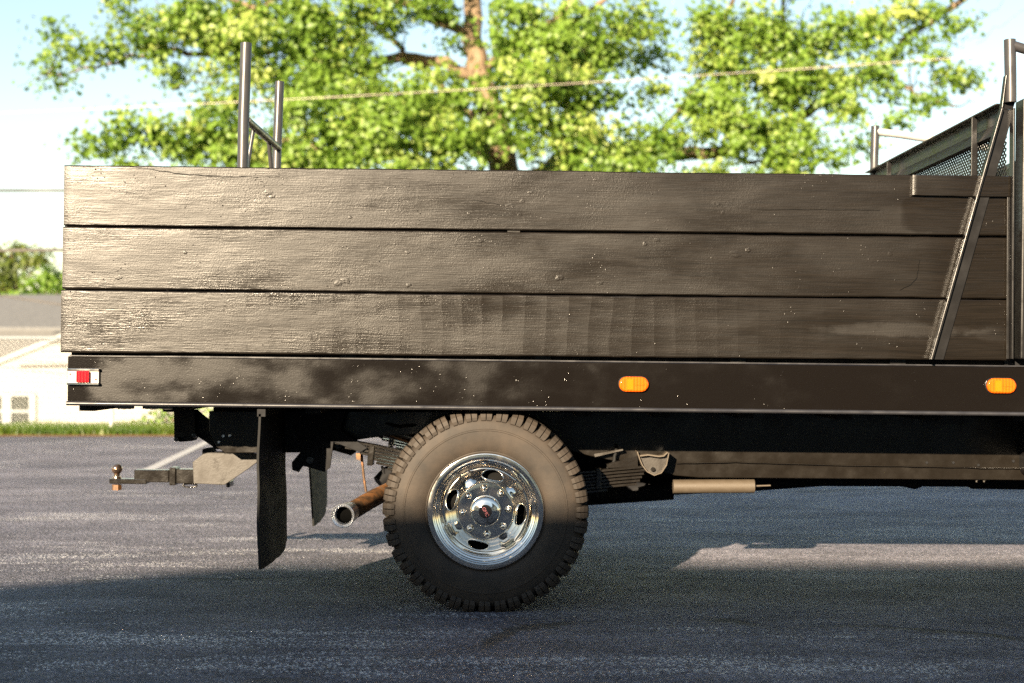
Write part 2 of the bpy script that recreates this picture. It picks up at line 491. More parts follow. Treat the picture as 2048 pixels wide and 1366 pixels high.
# ================================================================== SETTING
def ground(name, ys, zs, x0, x1, mat, nx=2):
    b = MB()
    xs = [x0 + (x1-x0)*i/nx for i in range(nx+1)]
    vs = [(x, y, z) for y, z in zip(ys, zs) for x in xs]
    fs = [(j*(nx+1)+i, j*(nx+1)+i+1, (j+1)*(nx+1)+i+1, (j+1)*(nx+1)+i) for j in range(len(ys)-1) for i in range(nx)]
    b.add(vs, fs)
    o = b.build(name, mat)
    o['kind'] = 'structure'
    return o

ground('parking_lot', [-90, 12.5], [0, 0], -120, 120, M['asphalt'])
ground('soil_verge', [12.48, 12.9], [0.004, 0.03], -120, 120, M['soil'])
ground('lawn', [12.88, 14.6, 16.5, 20, 26, 60, 900], [0.028, 0.03, -0.10, -0.55, -0.85, -0.9, -0.9], -700, 700, M['lawn'])

# painted bay line on the far asphalt
b = MB()
p0 = Vector((-3.22, 12.55 - DIST, 0.004)); p1 = Vector((-3.70, 17.9 - DIST, 0.004))
w = Vector((0.055, 0.004, 0))
b.add([p0-w, p0+w, p1+w, p1-w], [(0,1,2,3)])
o = b.build('painted_line', M['line']); o['kind'] = 'structure'

# grass blades along the verge
nb = 46000
gx = np.where(rng.random(nb) < 0.5, rng.uniform(-9, -2.5, nb), rng.uniform(-16, 16, nb))
gy = 12.62 + np.abs(rng.normal(0, 0.85, nb))
gy = np.where(gy > 16, 13 + rng.random(nb), gy)
clump = np.array([noise.noise(Vector((x*1.6, y*1.6, 0))) for x, y in zip(gx, gy)])
gh = (0.075 + 0.05*clump + 0.035*rng.random(nb)).clip(0.03, 0.2)
gz = np.where(gy < 14.6, 0.015, 0.02 - 0.065*(gy-14.6))
ang = rng.uniform(0, math.pi, nb)
wd = 0.006 + 0.004*rng.random(nb)
lean = rng.normal(0, 0.35, (nb, 2)) * gh[:, None]
v = np.zeros((nb, 3, 3))
v[:, 0] = np.stack([gx - wd*np.cos(ang), gy - wd*np.sin(ang), gz], 1)
v[:, 1] = np.stack([gx + wd*np.cos(ang), gy + wd*np.sin(ang), gz], 1)
v[:, 2] = np.stack([gx + lean[:, 0], gy + lean[:, 1], gz + gh], 1)

def fast_mesh(name, verts, faces, mat, tint=None, parent=None):
    me = bpy.data.meshes.new(name)
    k = faces.shape[1]
    me.vertices.add(len(verts)); me.vertices.foreach_set('co', verts.astype(np.float32).ravel())
    me.loops.add(faces.size); me.loops.foreach_set('vertex_index', faces.astype(np.int32).ravel())
    me.polygons.add(len(faces)); me.polygons.foreach_set('loop_start', np.arange(0, faces.size, k, dtype=np.int32))
    me.update(calc_edges=True)
    if tint is not None:
        a = me.attributes.new('tint', 'FLOAT', 'POINT'); a.data.foreach_set('value', tint.astype(np.float32))
    me.materials.append(mat)
    o = bpy.data.objects.new(name, me); COL.objects.link(o)
    if parent: o.parent = parent
    return o
tint = np.repeat((0.45 + 0.6*clump + rng.normal(0, 0.2, nb)).clip(0, 1), 3)
o = fast_mesh('verge_grass', v.reshape(-1, 3), np.arange(nb*3).reshape(-1, 3), M['grass'], tint)
o['kind'] = 'stuff'

# ------------------------------------------------------------------ leaves
def leaf_cloud(name, centers, sizes, mat, parent, tint, droop=0.35, lean=None):
    """folded leaf blades, two quads each"""
    n = len(centers)
    nrm = rng.normal(0, 1, (n, 3)); nrm *= 0.75; nrm[:, 1] -= 0.35; nrm[:, 2] += 0.5
    if lean is not None: nrm += lean*1.15
    nrm /= np.linalg.norm(nrm, axis=1)[:, None]
    t = rng.normal(0, 1, (n, 3)); t[:, 2] -= droop*2
    t -= nrm * (t*nrm).sum(1)[:, None]; t /= np.linalg.norm(t, axis=1)[:, None]
    u = np.cross(nrm, t)
    s = sizes[:, None]
    fold = nrm * s * 0.14
    base = centers - t*s*0.5
    tip = centers + t*s*0.55
    l1 = centers - t*s*0.22 + u*s*0.36 + fold
    l2 = centers + t*s*0.18 + u*s*0.44 + fold*1.3
    r1 = centers - t*s*0.22 - u*s*0.36 + fold
    r2 = centers + t*s*0.18 - u*s*0.44 + fold*1.3
    v = np.stack([base, tip, l2, l1, r1, r2], 1).reshape(-1, 3)
    i = np.arange(n)[:, None]*6
    f = np.concatenate([i + np.array([[0, 1, 2, 3]]), i + np.array([[0, 4, 5, 1]])], 0)
    o = fast_mesh(name, v, f, mat, np.repeat(tint.clip(0, 1), 6), parent)
    o['kind'] = 'stuff'
    return o

def clumps(blobs, per_area, leaves_per, spread, size, shell=0.55):
    """blobs: (x, y, z, rx, ry, rz, density); returns leaf centres, sizes, tint"""
    C = []; T = []; D = []
    for (x, y, z, rx, ry, rz, den) in blobs:
        k = max(2, int(per_area * den * rx * rz * 3.1))
        d = rng.normal(0, 1, (k, 3)); d /= np.linalg.norm(d, axis=1)[:, None]
        rad = (shell + (1-shell)*rng.random(k)) ** 0.9 * rng.uniform(0.55, 1.0, k)
        cc = np.array([x, y, z]) + d*rad[:, None]*np.array([rx, ry, rz])
        for c in cc:
            m = max(3, int(leaves_per*rng.uniform(0.4, 1.6)))
            sp = spread*rng.uniform(0.6, 1.3)
            pts = c + rng.normal(0, 1, (m, 3))*np.array([sp, sp, sp*0.6])
            C.append(pts)
            dd_ = rng.normal(0, .45, 3) + (c - np.array([x, y, z]))/max(rx, ry, rz)*.8
            D.append((pts - c)/sp*.45 + dd_)
            T.append(np.full(m, rng.normal(0.5, 0.20)) + rng.normal(0, 0.06, m))
    C = np.concatenate(C); T = np.concatenate(T); D = np.concatenate(D)
    return C, size*rng.uniform(0.6, 1.25, len(C)), T, D

def wob(pts, amp, n=5):
    """subdivide a polyline with a smooth random wander"""
    pts = [Vector(p) for p in pts]
    out = []
    for i in range(len(pts)-1):
        p0 = pts[max(i-1, 0)]; p1 = pts[i]; p2 = pts[i+1]; p3 = pts[min(i+2, len(pts)-1)]
        for k in range(n):
            t = k/n
            q = 0.5*((2*p1) + (p2-p0)*t + (2*p0-5*p1+4*p2-p3)*t*t + (3*p1-p0-3*p2+p3)*t**3)
            out.append(q + Vector((random.gauss(0, amp), random.gauss(0, amp), random.gauss(0, amp))))
    out.append(pts[-1])
    return out
def taper(n, a, b): return [a + (b-a)*i/(n-1) for i in range(n)]

# ------------------------------------------------------------------ the maple
YT = 26.0
def TP(px, py, dy=0.0): return Wp(px, py, YT + dy)
tree = empty('maple_tree', (Wp(1030, 0, YT).x, YT, -0.85), 'large sunlit maple tree in bright spring leaf towering behind the truck bed', 'tree')
tb = Vector(tree.location)
tr = MB()
def limb(pts, r0, r1, amp=0.06, n=8, seg=5):
    q = wob(pts, amp, seg)
    tr.tube([p - tb for p in q], taper(len(q), r0, r1), n)
    return q
limbs = []
z0 = Vector((tb.x, YT, -1.1))
limbs.append(limb([z0, TP(1025, 560, 1.0), TP(1008, 335, 1.0), TP(985, 235, 0.9), TP(958, 150, 0.8), TP(946, 60, 0.9), TP(940, -70, 1.0), TP(925, -250, 1.3), TP(935, -430, 1.3)], 0.42, 0.10, 0.03, 12))
limbs.append(limb([TP(1020, 420, 1.0), TP(985, 320, 1.3), TP(940, 240, 1.6), TP(860, 150, 1.9), TP(760, 60, 2.2), TP(650, -80, 2.5)], 0.16, 0.04))
limbs.append(limb([TP(1000, 320, 1.0), TP(880, 290, 0.0), TP(720, 310, -0.8), TP(540, 285, -1.2), TP(420, 312, -1.5), TP(260, 280, -1.8)], 0.15, 0.03))
limbs.append(limb([TP(958, 150, 1.0), TP(840, 115, 1.5), TP(700, 135, 1.8), TP(560, 100, 1.6), TP(430, 112, 1.2), TP(310, 104, 0.8), TP(190, 132, 0.5), TP(95, 150, 0.2)], 0.15, 0.015))
limbs.append(limb([TP(950, 80, 1.0), TP(800, 0, 0.4), TP(640, -40, 0.0), TP(530, 20, -0.2), TP(450, -10, -0.5)], 0.13, 0.04))
limbs.append(limb([TP(1018, 400, 1.0), TP(1150, 310, 1.6), TP(1300, 300, 2.0), TP(1440, 305, 2.2), TP(1590, 238, 2.0), TP(1700, 165, 1.7), TP(1850, 50, 1.4), TP(1975, -40, 1.2)], 0.22, 0.06))
limbs.append(limb([TP(1700, 165, 1.7), TP(1765, 150, 1.5), TP(1830, 186, 1.3), TP(1908, 213, 1.2)], 0.075, 0.03, 0.02))
limbs.append(limb([TP(960, 140, 1.0), TP(1080, 60, 0.2), TP(1180, -40, -0.4), TP(1300, -160, -0.8)], 0.12, 0.04))
limbs.append(limb([TP(990, 245, 1.0), TP(1035, 200, 0.2), TP(1060, 150, -0.2), TP(1150, 50, -0.5), TP(1280, -80, -0.8)], 0.13, 0.04))
limbs.append(limb([TP(1300, 300, 2.0), TP(1400, 170, 1.6), TP(1455, 40, 1.2), TP(1500, -120, 1.0)], 0.10, 0.03))
limbs.append(limb([TP(1590, 238, 2.0), TP(1565, 120, 2.4), TP(1562, 0, 2.6), TP(1540, -140, 2.6)], 0.09, 0.03))
limbs.append(limb([TP(1440, 305, 2.2), TP(1520, 320, 1.6), TP(1640, 300, 1.2)], 0.06, 0.02))
limbs.append(limb([TP(700, 310, -0.8), TP(560, 380, -1.4), TP(430, 420, -1.8)], 0.07, 0.02))
trunk_o = tr.build('trunk', M['bark'], tree, smooth=60, weld=False)
tr = MB()
for pts, r in [([TP(95,150,-.8), TP(60,165,-.8), TP(35,172,-.8)], .010), ([TP(120,150,-.7), TP(125,185,-.7), TP(118,205,-.7)], .009),
               ([TP(330,190,-.2), TP(380,160,-.2), TP(430,170,-.2), TP(380,160,-.2)], .010), ([TP(240,40,0), TP(300,15,0), TP(330,25,0)], .010),
               ([TP(310,0,0), TP(340,25,0)], .012), ([TP(1908,213,.2), TP(1940,180,.2), TP(2000,195,.2), TP(2045,188,.2)], .010),
               ([TP(1890,180,.2), TP(1930,160,.2), TP(1962,168,.2)], .011), ([TP(1880,60,.4), TP(1950,40,.4), TP(2000,10,.4), TP(2020,-30,.4)], .016),
               ([TP(1950,90,.4), TP(2000,50,.4), TP(2050,20,.4)], .010), ([TP(1850,85,.4), TP(1905,82,.3), TP(1960,75,.3)], .012),
               ([TP(1830,186,.3), TP(1880,160,.3), TP(1925,150,.2)], .012), ([TP(1780,150,.5), TP(1795,190,.5), TP(1800,200,.5)], .014),
               ([TP(2000,250,.2), TP(2040,200,.2), TP(2060,150,.2)], .008)]:
    q = wob(pts, 0.03, 5); tr.tube([p - tb for p in q], taper(len(q), r, r*0.5), 5)
# fine sprays between the limbs
for q in limbs[1:]:
    for _ in range(9):
        p = q[random.randrange(len(q)//3, len(q))]
        d = Vector((random.gauss(0, 1), random.gauss(0, 1), random.gauss(0.3, .7))).normalized()*random.uniform(.6, 1.5)
        qq = wob([p, p + d*0.5 + Vector((0, 0, random.gauss(0, .1))), p + d], 0.03, 3)
        tr.tube([x - tb for x in qq], taper(len(qq), .022, .007), 5)
o = tr.build('twigs', M['twig'], tree, smooth=60, weld=False); o['kind'] = 'stuff'

PX = (DIST + YT)/F
def blob(px, py, rx, ry, den=1.0, dy=0.0, dep=None):
    p = TP(px, py, dy)
    return (p.x - tb.x, p.y - tb.y, p.z - tb.z, rx*PX, (dep if dep else 0.9*max(rx, ry)*PX), ry*PX, den)
BL = [blob(150,100,32,22,.9,-.6,.3), blob(115,62,25,14,.7,-.6,.2), blob(185,115,25,20,.8,-.5,.3), blob(95,125,16,12,.6,-.6,.2), blob(112,165,8,8,.7,-.6,.1),
      blob(245,95,55,45,.9,-.3,.5), blob(330,70,80,60,1.0,-.2), blob(420,40,100,70,1.1), blob(470,110,90,70,1.0), blob(330,135,60,35,.6), blob(240,10,14,9,.8,0,.2),
      blob(260,265,40,45,.9,-2.6,.5), blob(330,280,70,45,1.0,-2.6), blob(430,265,80,60,1.0,-2.3), blob(500,310,100,50,1.0,-2), blob(480,200,80,45,.7,-1.5), blob(185,292,12,9,.6,-2.6,.2), blob(250,325,45,20,.9,-2.6,.5),
      blob(560,40,110,70,1.1), blob(660,70,110,80,1.1,.3), blob(590,160,90,60,.9), blob(640,240,120,80,1.1,-1.5), blob(760,270,120,70,1.2,-1.5), blob(700,150,90,60,.8,.5),
      blob(760,20,90,50,.9), blob(870,10,90,40,.9), blob(880,180,110,60,.9,-.4), blob(790,180,80,40,.6), blob(880,270,110,60,1.1,-1),
      blob(1010,60,100,70,1.1,-1), blob(1090,130,120,90,1.2,-1.2), blob(1180,70,100,80,1.1,-.8), blob(1170,180,90,70,1.0,-.6), blob(1060,210,70,60,.9,-1.2), blob(1020,270,90,50,1.0,-1), blob(1130,270,90,60,1.0,-.5), blob(1215,290,60,40,.9), blob(560,320,60,20,.9,-1.8), blob(620,140,70,40,.7,-.5), blob(720,200,80,45,.8,-.8), blob(840,225,80,40,.8,-.9), blob(980,170,60,60,.6,-.8), blob(1285,50,60,50,.5,.5), blob(1290,130,40,40,.35,.6), blob(1310,185,40,26,.5,.6), blob(520,60,50,40,.7,-1.4), blob(660,320,80,22,1,-1.6), blob(860,325,90,22,1,-1.2), blob(1250,325,60,18,.9,.2), blob(420,320,70,16,.9,-2.4),
      blob(920,100,40,60,.4,.6), blob(980,300,50,25,.5,-.8),
      blob(1320,290,90,50,1.0,.6), blob(1300,215,40,35,.35,.8), blob(1370,230,60,60,.9,.6), blob(1300,110,40,30,.2,.8), blob(1270,30,40,30,.5),
      blob(1420,60,70,70,.9,.3), blob(1440,150,80,80,1.0,.3), blob(1520,60,80,70,1.0,.8), blob(1560,150,90,80,1.1,.8), blob(1470,250,100,70,1.1,.6), blob(1580,270,80,50,.9,.8), blob(1650,70,80,60,.95,.8),
      blob(1660,170,80,60,.9,.8), blob(1740,60,70,55,.85,.5), blob(1740,140,60,50,.7,.5), blob(1820,30,60,40,.85,.4), blob(1830,85,45,35,.6,.4), blob(1890,20,40,30,.7,.3), blob(1930,55,40,12,.5,.3,.3), blob(1640,300,40,25,.5,.3,.4), blob(1545,320,80,28,.9,.5),
      blob(1690,240,35,25,.5,.5,.4), blob(1800,180,45,25,.55,.3,.4), blob(1850,205,30,14,.45,.3,.3), blob(1720,285,14,20,.6,.3,.2), blob(1675,315,16,10,.7,.3,.2), blob(1900,150,25,12,.6,.2,.2), blob(1945,165,18,12,.6,.2,.2), blob(1800,245,14,8,.5,.3,.2),
      blob(1710,215,22,20,.6,.6,.3), blob(1790,120,40,30,.6,.4,.4), blob(1860,120,20,12,.5,.3,.2),
      # crown above the frame and the low skirt behind the boards
      blob(420,-120,190,110,.7), blob(700,-140,220,130,.7), blob(1000,-150,240,140,.7), blob(1320,-150,240,120,.7), blob(1620,-130,200,100,.7), blob(560,-330,220,130,.5), blob(900,-380,300,170,.5), blob(1250,-360,260,150,.5), blob(900,-560,240,120,.4), blob(1850,-80,100,60,.6),
      blob(520,360,110,40,.7,-2.2), blob(760,350,160,45,1,-1.6), blob(1180,350,140,45,1), blob(1380,350,120,36,.9,.6), blob(1540,350,90,30,.8,.6), blob(960,360,120,40,.5,.8)]
C, Sz, T, D = clumps(BL, 9.0, 66, 0.25, 0.122)
# keep the sunlit trunk showing through the front of the crown
wx = C[:, 0] + tb.x; wy = C[:, 1] + tb.y; wz = C[:, 2] + tb.z
pxs = 1024 + wx*F/(wy+DIST); pys = HY - (wz-HC)*F/(wy+DIST)
tx = np.interp(pys, [-60, 60, 150, 235, 335], [940, 946, 958, 985, 1008])
drop = (np.abs(pxs-tx) < 34) & (wy < YT+.6) & (rng.random(len(C)) < np.where((pys > 150) & (pys < 290), .45, .9))
C, Sz, T, D = C[~drop], Sz[~drop], T[~drop], D[~drop]
leaf_cloud('crown', C, Sz, M['leaf'], tree, T, lean=D)

# ------------------------------------------------------------------ trees beyond the house
def small_tree(name, label, px, py_top, rad_px, Y, mat, blobs, leaf, per, tr_r=0.16, group=None):
    x = Wp(px, 0, Y).x
    t = empty(name, (x, Y, -0.9), label, 'tree', group)
    base = Vector(t.location)
    top = Wp(px, py_top, Y)
    k = MB()
    q = wob([Vector((x, Y, -1.1)), Vector((x+.1, Y, (top.z-.9)*.4)), Vector((x-.05, Y+.1, top.z*.85))], 0.04, 5)
    k.tube([p-base for p in q], taper(len(q), tr_r, tr_r*.25), 8)
    s = (DIST+Y)/F
    bl = []
    for (bx, by, rx, ry, den) in blobs:
        p = Wp(bx, by, Y)
        bl.append((p.x-base.x, 0, p.z-base.z, rx*s, max(rx, ry)*s*.9, ry*s, den))
        a = q[min(len(q)-1, len(q)//2 + random.randrange(4))]
        pp = wob([a, (a+p)*.5 + Vector((0, 0, -.1)), p], .05, 4)
        k.tube([v2-base for v2 in pp], taper(len(pp), tr_r*.4, .02), 6)
    k.build('trunk', M['bark'], t, smooth=60, weld=False)
    C, Sz, T, D = clumps(bl, per, 22, leaf*1.6, leaf)
    leaf_cloud('crown', C, Sz, mat, t, T, lean=D)
    return t
small_tree('pine_tree', 'dark green pine tree beyond the grey house roof at the far left', 20, 480, 60, 46, M['leaf_pine'],
           [(25,495,28,10,1),(0,510,40,18,1),(60,512,35,14,1),(85,525,22,12,.9),(20,545,50,20,.9),(50,530,30,12,.9),(0,580,50,35,1.1),(40,580,30,25,.8),(-60,520,50,40,1),(-60,590,60,50,1),(30,620,60,30,1)], 0.15, 18)
small_tree('leafy_tree', 'bright green leafy tree between the pine and the truck bed', 105, 530, 40, 42, M['leaf_far'],
           [(100,548,22,16,1.1),(85,570,28,22,1.1),(120,570,30,30,1.1),(70,600,35,22,1.1),(110,605,45,25,1.1),(150,590,40,40,1),(185,600,50,50,1)], 0.14, 20)
small_tree('leafy_tree', 'low bright green tree filling the gap beneath the pine branches', 40, 590, 40, 40, M['leaf_far'],
           [(10,605,30,16,1.1),(45,602,28,16,1.1),(-30,600,40,22,1.1),(60,612,30,16,1)], 0.14, 20, 0.12)
# shrub against the fence, seen under the rear of the deck
small_tree('shrub', 'loose green shrub growing at the fence under the rear deck corner', 385, 790, 40, 14.2, M['leaf_far'],
           [(330,838,18,12,.5),(350,830,25,18,.6),(395,815,40,28,1.0),(420,835,30,22,1.0),(330,812,22,10,.4),(300,845,10,8,.3),(460,820,50,30,1),(410,855,40,14,.9)], 0.07, 26, 0.02)

# ------------------------------------------------------------------ house
YH = 26.5
hs = (DIST+YH)/F
house = empty('house', (Wp(340, 0, YH).x, YH, -0.85), 'white sided house with a gable and grey shingle roofs behind the fence', 'house')
hb = Vector(house.location)
def HX(px): return (px-1024)*hs - hb.x
def HZ(py): return HC + (HY-py)*hs - hb.z
xl, xa, xr = HX(-150), HX(345), HX(840)
zl, za = HZ(783), HZ(585)
zbase = -0.2
# gable wall: lap boards clipped to the gable
lap = 0.115
z = zbase; i = 0
wx0, wx1, wz0, wz1 = HX(-62), HX(72), HZ(858), HZ(787)
core = MB(); core.prism([(xl, zbase), (xr, zbase), (xr, zl), (xa, za), (xl, zl)], 0.05, 0.20)
core.build('wall', M['siding'], house)
def gx_at(zz):
    if zz <= zl: return xl, xr
    t = (zz-zl)/(za-zl)
    return xl + (xa-xl)*t, xr + (xa-xr)*t
while z < za - 0.02:
    zt = min(z + lap, za - 0.005)
    a0, a1 = gx_at(z); c0, c1 = gx_at(zt)
    spans = [((a0, c0), (a1, c1))]
    if z < wz1 and zt > wz0:
        spans = [((a0, c0), (wx0, wx0)), ((wx1, wx1), (a1, c1))]
    for (l0, l1), (r0, r1) in spans:
        b = MB()
        b.add([(l0, 0.0, z), (r0, 0.0, z), (r1, 0.030, zt), (l1, 0.030, zt), (l0, 0.049, z), (r0, 0.049, z), (r1, 0.049, zt), (l1, 0.049, zt)],
              [(0,1,2,3), (4,7,6,5), (0,4,5,1), (3,2,6,7), (0,3,7,4), (1,5,6,2)])
        b.build('siding_board', M['siding'], house)
    z += lap
# wing roof + rake trim
def slope(mb, x0, z0_, x1, z1_, y0, y1, th):
    mb.prism([(x0, z0_), (x1, z1_), (x1, z1_+th), (x0, z0_+th)], y0, y1)
rf = MB(); slope(rf, xl-.35, zl-.13, xa, za+.02, -.03, 6.0, .06); slope(rf, xa+.001, za+.02, xr+.35, zl-.13, -.03, 6.0, .06)
rf.build('roof', M['shingle2'], house)
tm = MB(); slope(tm, xl-.35, zl-.18, xa, za-.04, -.06, -.032, .10); slope(tm, xa+.001, za-.04, xr+.35, zl-.18, -.06, -.032, .10)
tm.build('rake_trim', M['trim'], house)
# main house body behind with two roof planes
mx0, mx1 = HX(-900), HX(900)
mb_ = MB(); mb_.box(mx0, mx1, 2.2, 9, zbase, HZ(735)); mb_.build('rear_wall', M['siding'], house)
ra = MB()
ze = HZ(742); zm = HZ(668) + .18; zr = HZ(628) + .75
ra.add([(mx0-.3, 1.7, ze), (mx1+.3, 1.7, ze), (mx1+.3, 3.8, zm), (mx0-.3, 3.8, zm), (mx0-.3, 1.7, ze-.1), (mx1+.3, 1.7, ze-.1), (mx1+.3, 3.8, zm-.1), (mx0-.3, 3.8, zm-.1)],
       [(0,1,2,3),(4,7,6,5),(0,4,5,1),(2,6,7,3),(0,3,7,4),(1,5,6,2)])
ra.build('roof', M['shingle2'], house)
rb = MB()
zt0 = zm + .05
rb.add([(mx0-.3, 3.75, zt0), (mx1+.3, 3.75, zt0), (mx1+.3, 7, zr), (mx0-.3, 7, zr), (mx1+.3, 10.2, zt0-.2), (mx0-.3, 10.2, zt0-.2), (mx1+.3, 10.2, zt0-.4), (mx0-.3, 10.2, zt0-.4), (mx1+.3, 3.75, zt0-.2), (mx0-.3, 3.75, zt0-.2)],
       [(0,1,2,3), (3,2,4,5), (5,4,6,7), (7,6,8,9), (9,8,1,0), (0,3,5,7,9), (1,8,6,4,2)])
rb.build('roof', M['shingle'], house)
# vent on the ridge
cv = MB(); cx = HX(97)*1.22
sx = (DIST+YH+7)/F
cvx = (97-1024)*sx - hb.x
cv.tube([(cvx, 7, zr-.1), (cvx, 7, HC+(HY-601)*sx-hb.z)], 0.055, 10); cv.build('roof_vent', M['chimney'], house, smooth=40)
# double window
mid = HX(14); mw = 0.09
def pane_frame(x0, x1):
    wf = MB()
    f = 0.055
    zm_ = (wz0+wz1)/2
    for a, b_, c_, d_ in [(x0, x0+f, wz0, wz1), (x1-f, x1, wz0, wz1), (x0+f, x1-f, wz1-f, wz1), (x0+f, x1-f, wz0, wz0+f), (x0+f, x1-f, zm_-.025, zm_+.025)]:
        wf.box(a, b_, -.03, .045, c_, d_)
    w_ = wf.build('window', M['trim'], house)
    for zz0, zz1 in ((wz0+f, zm_-.025), (zm_+.025, wz1-f)):
        p = MB(); p.box(x0+f, x1-f, .015, .03, zz0, zz1); p.build('pane', M['pane'], w_)
pane_frame(wx0+.10, mid-mw/2); pane_frame(mid+mw/2, wx1-.09)
for a, b_ in ((wx0, wx0+.10), (wx1-.09, wx1), (mid-mw/2, mid+mw/2)):
    tr2 = MB(); tr2.box(a, b_, -.045, .048, wz0, wz1); tr2.build('window_casing', M['trim'], house)

# ------------------------------------------------------------------ chain link fence
YF = 13.3
fen = empty('chain_link_fence', (-5.3, YF, 0.02), 'galvanised chain link fence along the grass verge before the white house', 'fence')
fz = 1.24
for i in range(-4, 8):
    b = MB(); b.tube([(i*3.0, 0, -.1), (i*3.0, 0, fz+.05)], 0.026, 10); b.ball((i*3.0, 0, fz+.05), .03, 8, 6)
    b.build('post', M['galv'], fen, smooth=40)
b = MB(); b.tube([(-12, 0, fz), (21, 0, fz)], 0.020, 8); b.build('top_rail', M['trim'], fen, smooth=40)
b = MB()
p_ = 0.075
k = -12.0
while k < 21:
    for sgn in (1, -1):
        x0 = k; x1 = k + sgn*(fz-.05)
        cx0 = max(-12, min(21, x0)); 
        q0 = Vector((x0, sgn*.002, .03)); q1 = Vector((x1, sgn*.002, fz-.02))
        if -12 <= x1 <= 21:
            b.tube([q0, q1], 0.0011, 3, False)
    k += p_
o = b.build('wire_mesh', M['galv'], fen, weld=False); o['kind'] = 'stuff'

# ------------------------------------------------------------------ overhead cables
def cable(name, p, q, r, sag, mat, label, twin=0.0):
    b = MB()
    p = Vector(p); q = Vector(q)
    for k in ((0,) if not twin else (-1, 1)):
        pts = []
        for i in range(41):
            t = i/40
            pts.append(p.lerp(q, t) - p + Vector((0, 0, -sag*4*t*(1-t) + k*twin)))
        b.tube(pts, r, 6)
    o = b.build(name, mat, smooth=60)
    o.location = p
    return tag(o, label, 'cable', 'overhead cables')
def thru(a, b_, Y, ext0=0.6, ext1=0.6):
    A = Wp(*a, Y); B = Wp(*b_, Y)
    d = B - A
    return A - d*ext0, B + d*ext1
A, B = thru((410, 200), (1860, 114), 21.5, .35, .25)
cable('overhead_cable', A, B, .0080, .10, M['wire_pale'], 'pale service cable slanting across the maple crown')
A, B = thru((0, 381), (125, 381), 22, 4, 4)
cable('overhead_cable', A, B, .028, .0, M['wire_dark'], 'thin cable in open sky level with the top board, left of the truck')
A, B = thru((0, 501), (125, 500), 20, 4, 4)
cable('overhead_cable', A, B, .030, .0, M['wire_dark'], 'dark cable crossing in front of the pine tree top')
A, B = thru((0, 591), (100, 606), 23, 3, 1)
cable('overhead_cable', A, B, .017, .0, M['wire_dark'], 'slack dark cable dropping towards the house roof vent')
A, B = thru((0, 787-74), (125, 728), 25.5, 1, 1)  # thin dark line drawn just before the gable wall
cable('overhead_cable', A, B, .006, .0, M['wire_dark'], 'faint thin dark line sagging before the white gable wall')

# ------------------------------------------------------------------ building behind the photographer (throws the long shadow)
bld = empty('hipped_building', (0.4, -15, 0), 'single storey cream building with a hipped shingle roof behind the photographer', 'building')
ex, ey, ez, rz_ = 11.35, 4.1, 2.75, 5.235
bw = MB(); bw.box(-11, 10.8, -3.7, 3.7, 0, 2.7); bw.build('wall', M['stucco'], bld)
rx0, rx1 = -8.05, 8.2
br = MB()
br.add([(-ex, -ey, ez), (ex, -ey, ez), (ex, ey, ez), (-ex, ey, ez), (rx0, 0, rz_), (rx1, 0, rz_)],
       [(0,1,5,4), (2,3,4,5), (3,0,4), (1,2,5), (3,2,1,0)])
br.build('roof', M['shingle'], bld)
for x in (-8, -4.5, 3.5, 7):
    wf = MB()
    for a, b_, c_, d_ in [(-.6, -.52, 0, 1.2), (.52, .6, 0, 1.2), (-.52, .52, 1.12, 1.2), (-.52, .52, 0, .08), (-.03, .03, .08, 1.12)]:
        wf.box(x+a, x+b_, 3.702, 3.76, .9+c_, .9+d_)
    w_ = wf.build('window', M['trim'], bld)
    p = MB(); p.box(x-.52, x+.52, 3.703, 3.715, .98, 2.02); p.build('pane', M['pane'], w_)
dd = MB(); dd.box(-.5, .5, 3.702, 3.75, 0.0, 2.1); d_ = dd.build('door', M['trim'], bld, bevel=.01)
hh = MB(); hh.tube([(.4, 3.75, 1.0), (.4, 3.80, 1.0), (.32, 3.80, 1.0)], .012, 8); hh.build('handle', M['galv'], d_)

# ================================================================== THE TRUCK
truck = empty('flatbed_truck', (RX, 0, 0), 'black flatbed truck with wooden plank sides on dual rear wheels', 'truck')
truck.rotation_euler = (0, RAKE, 0)
FAR = 2.10            # overall width of the bed

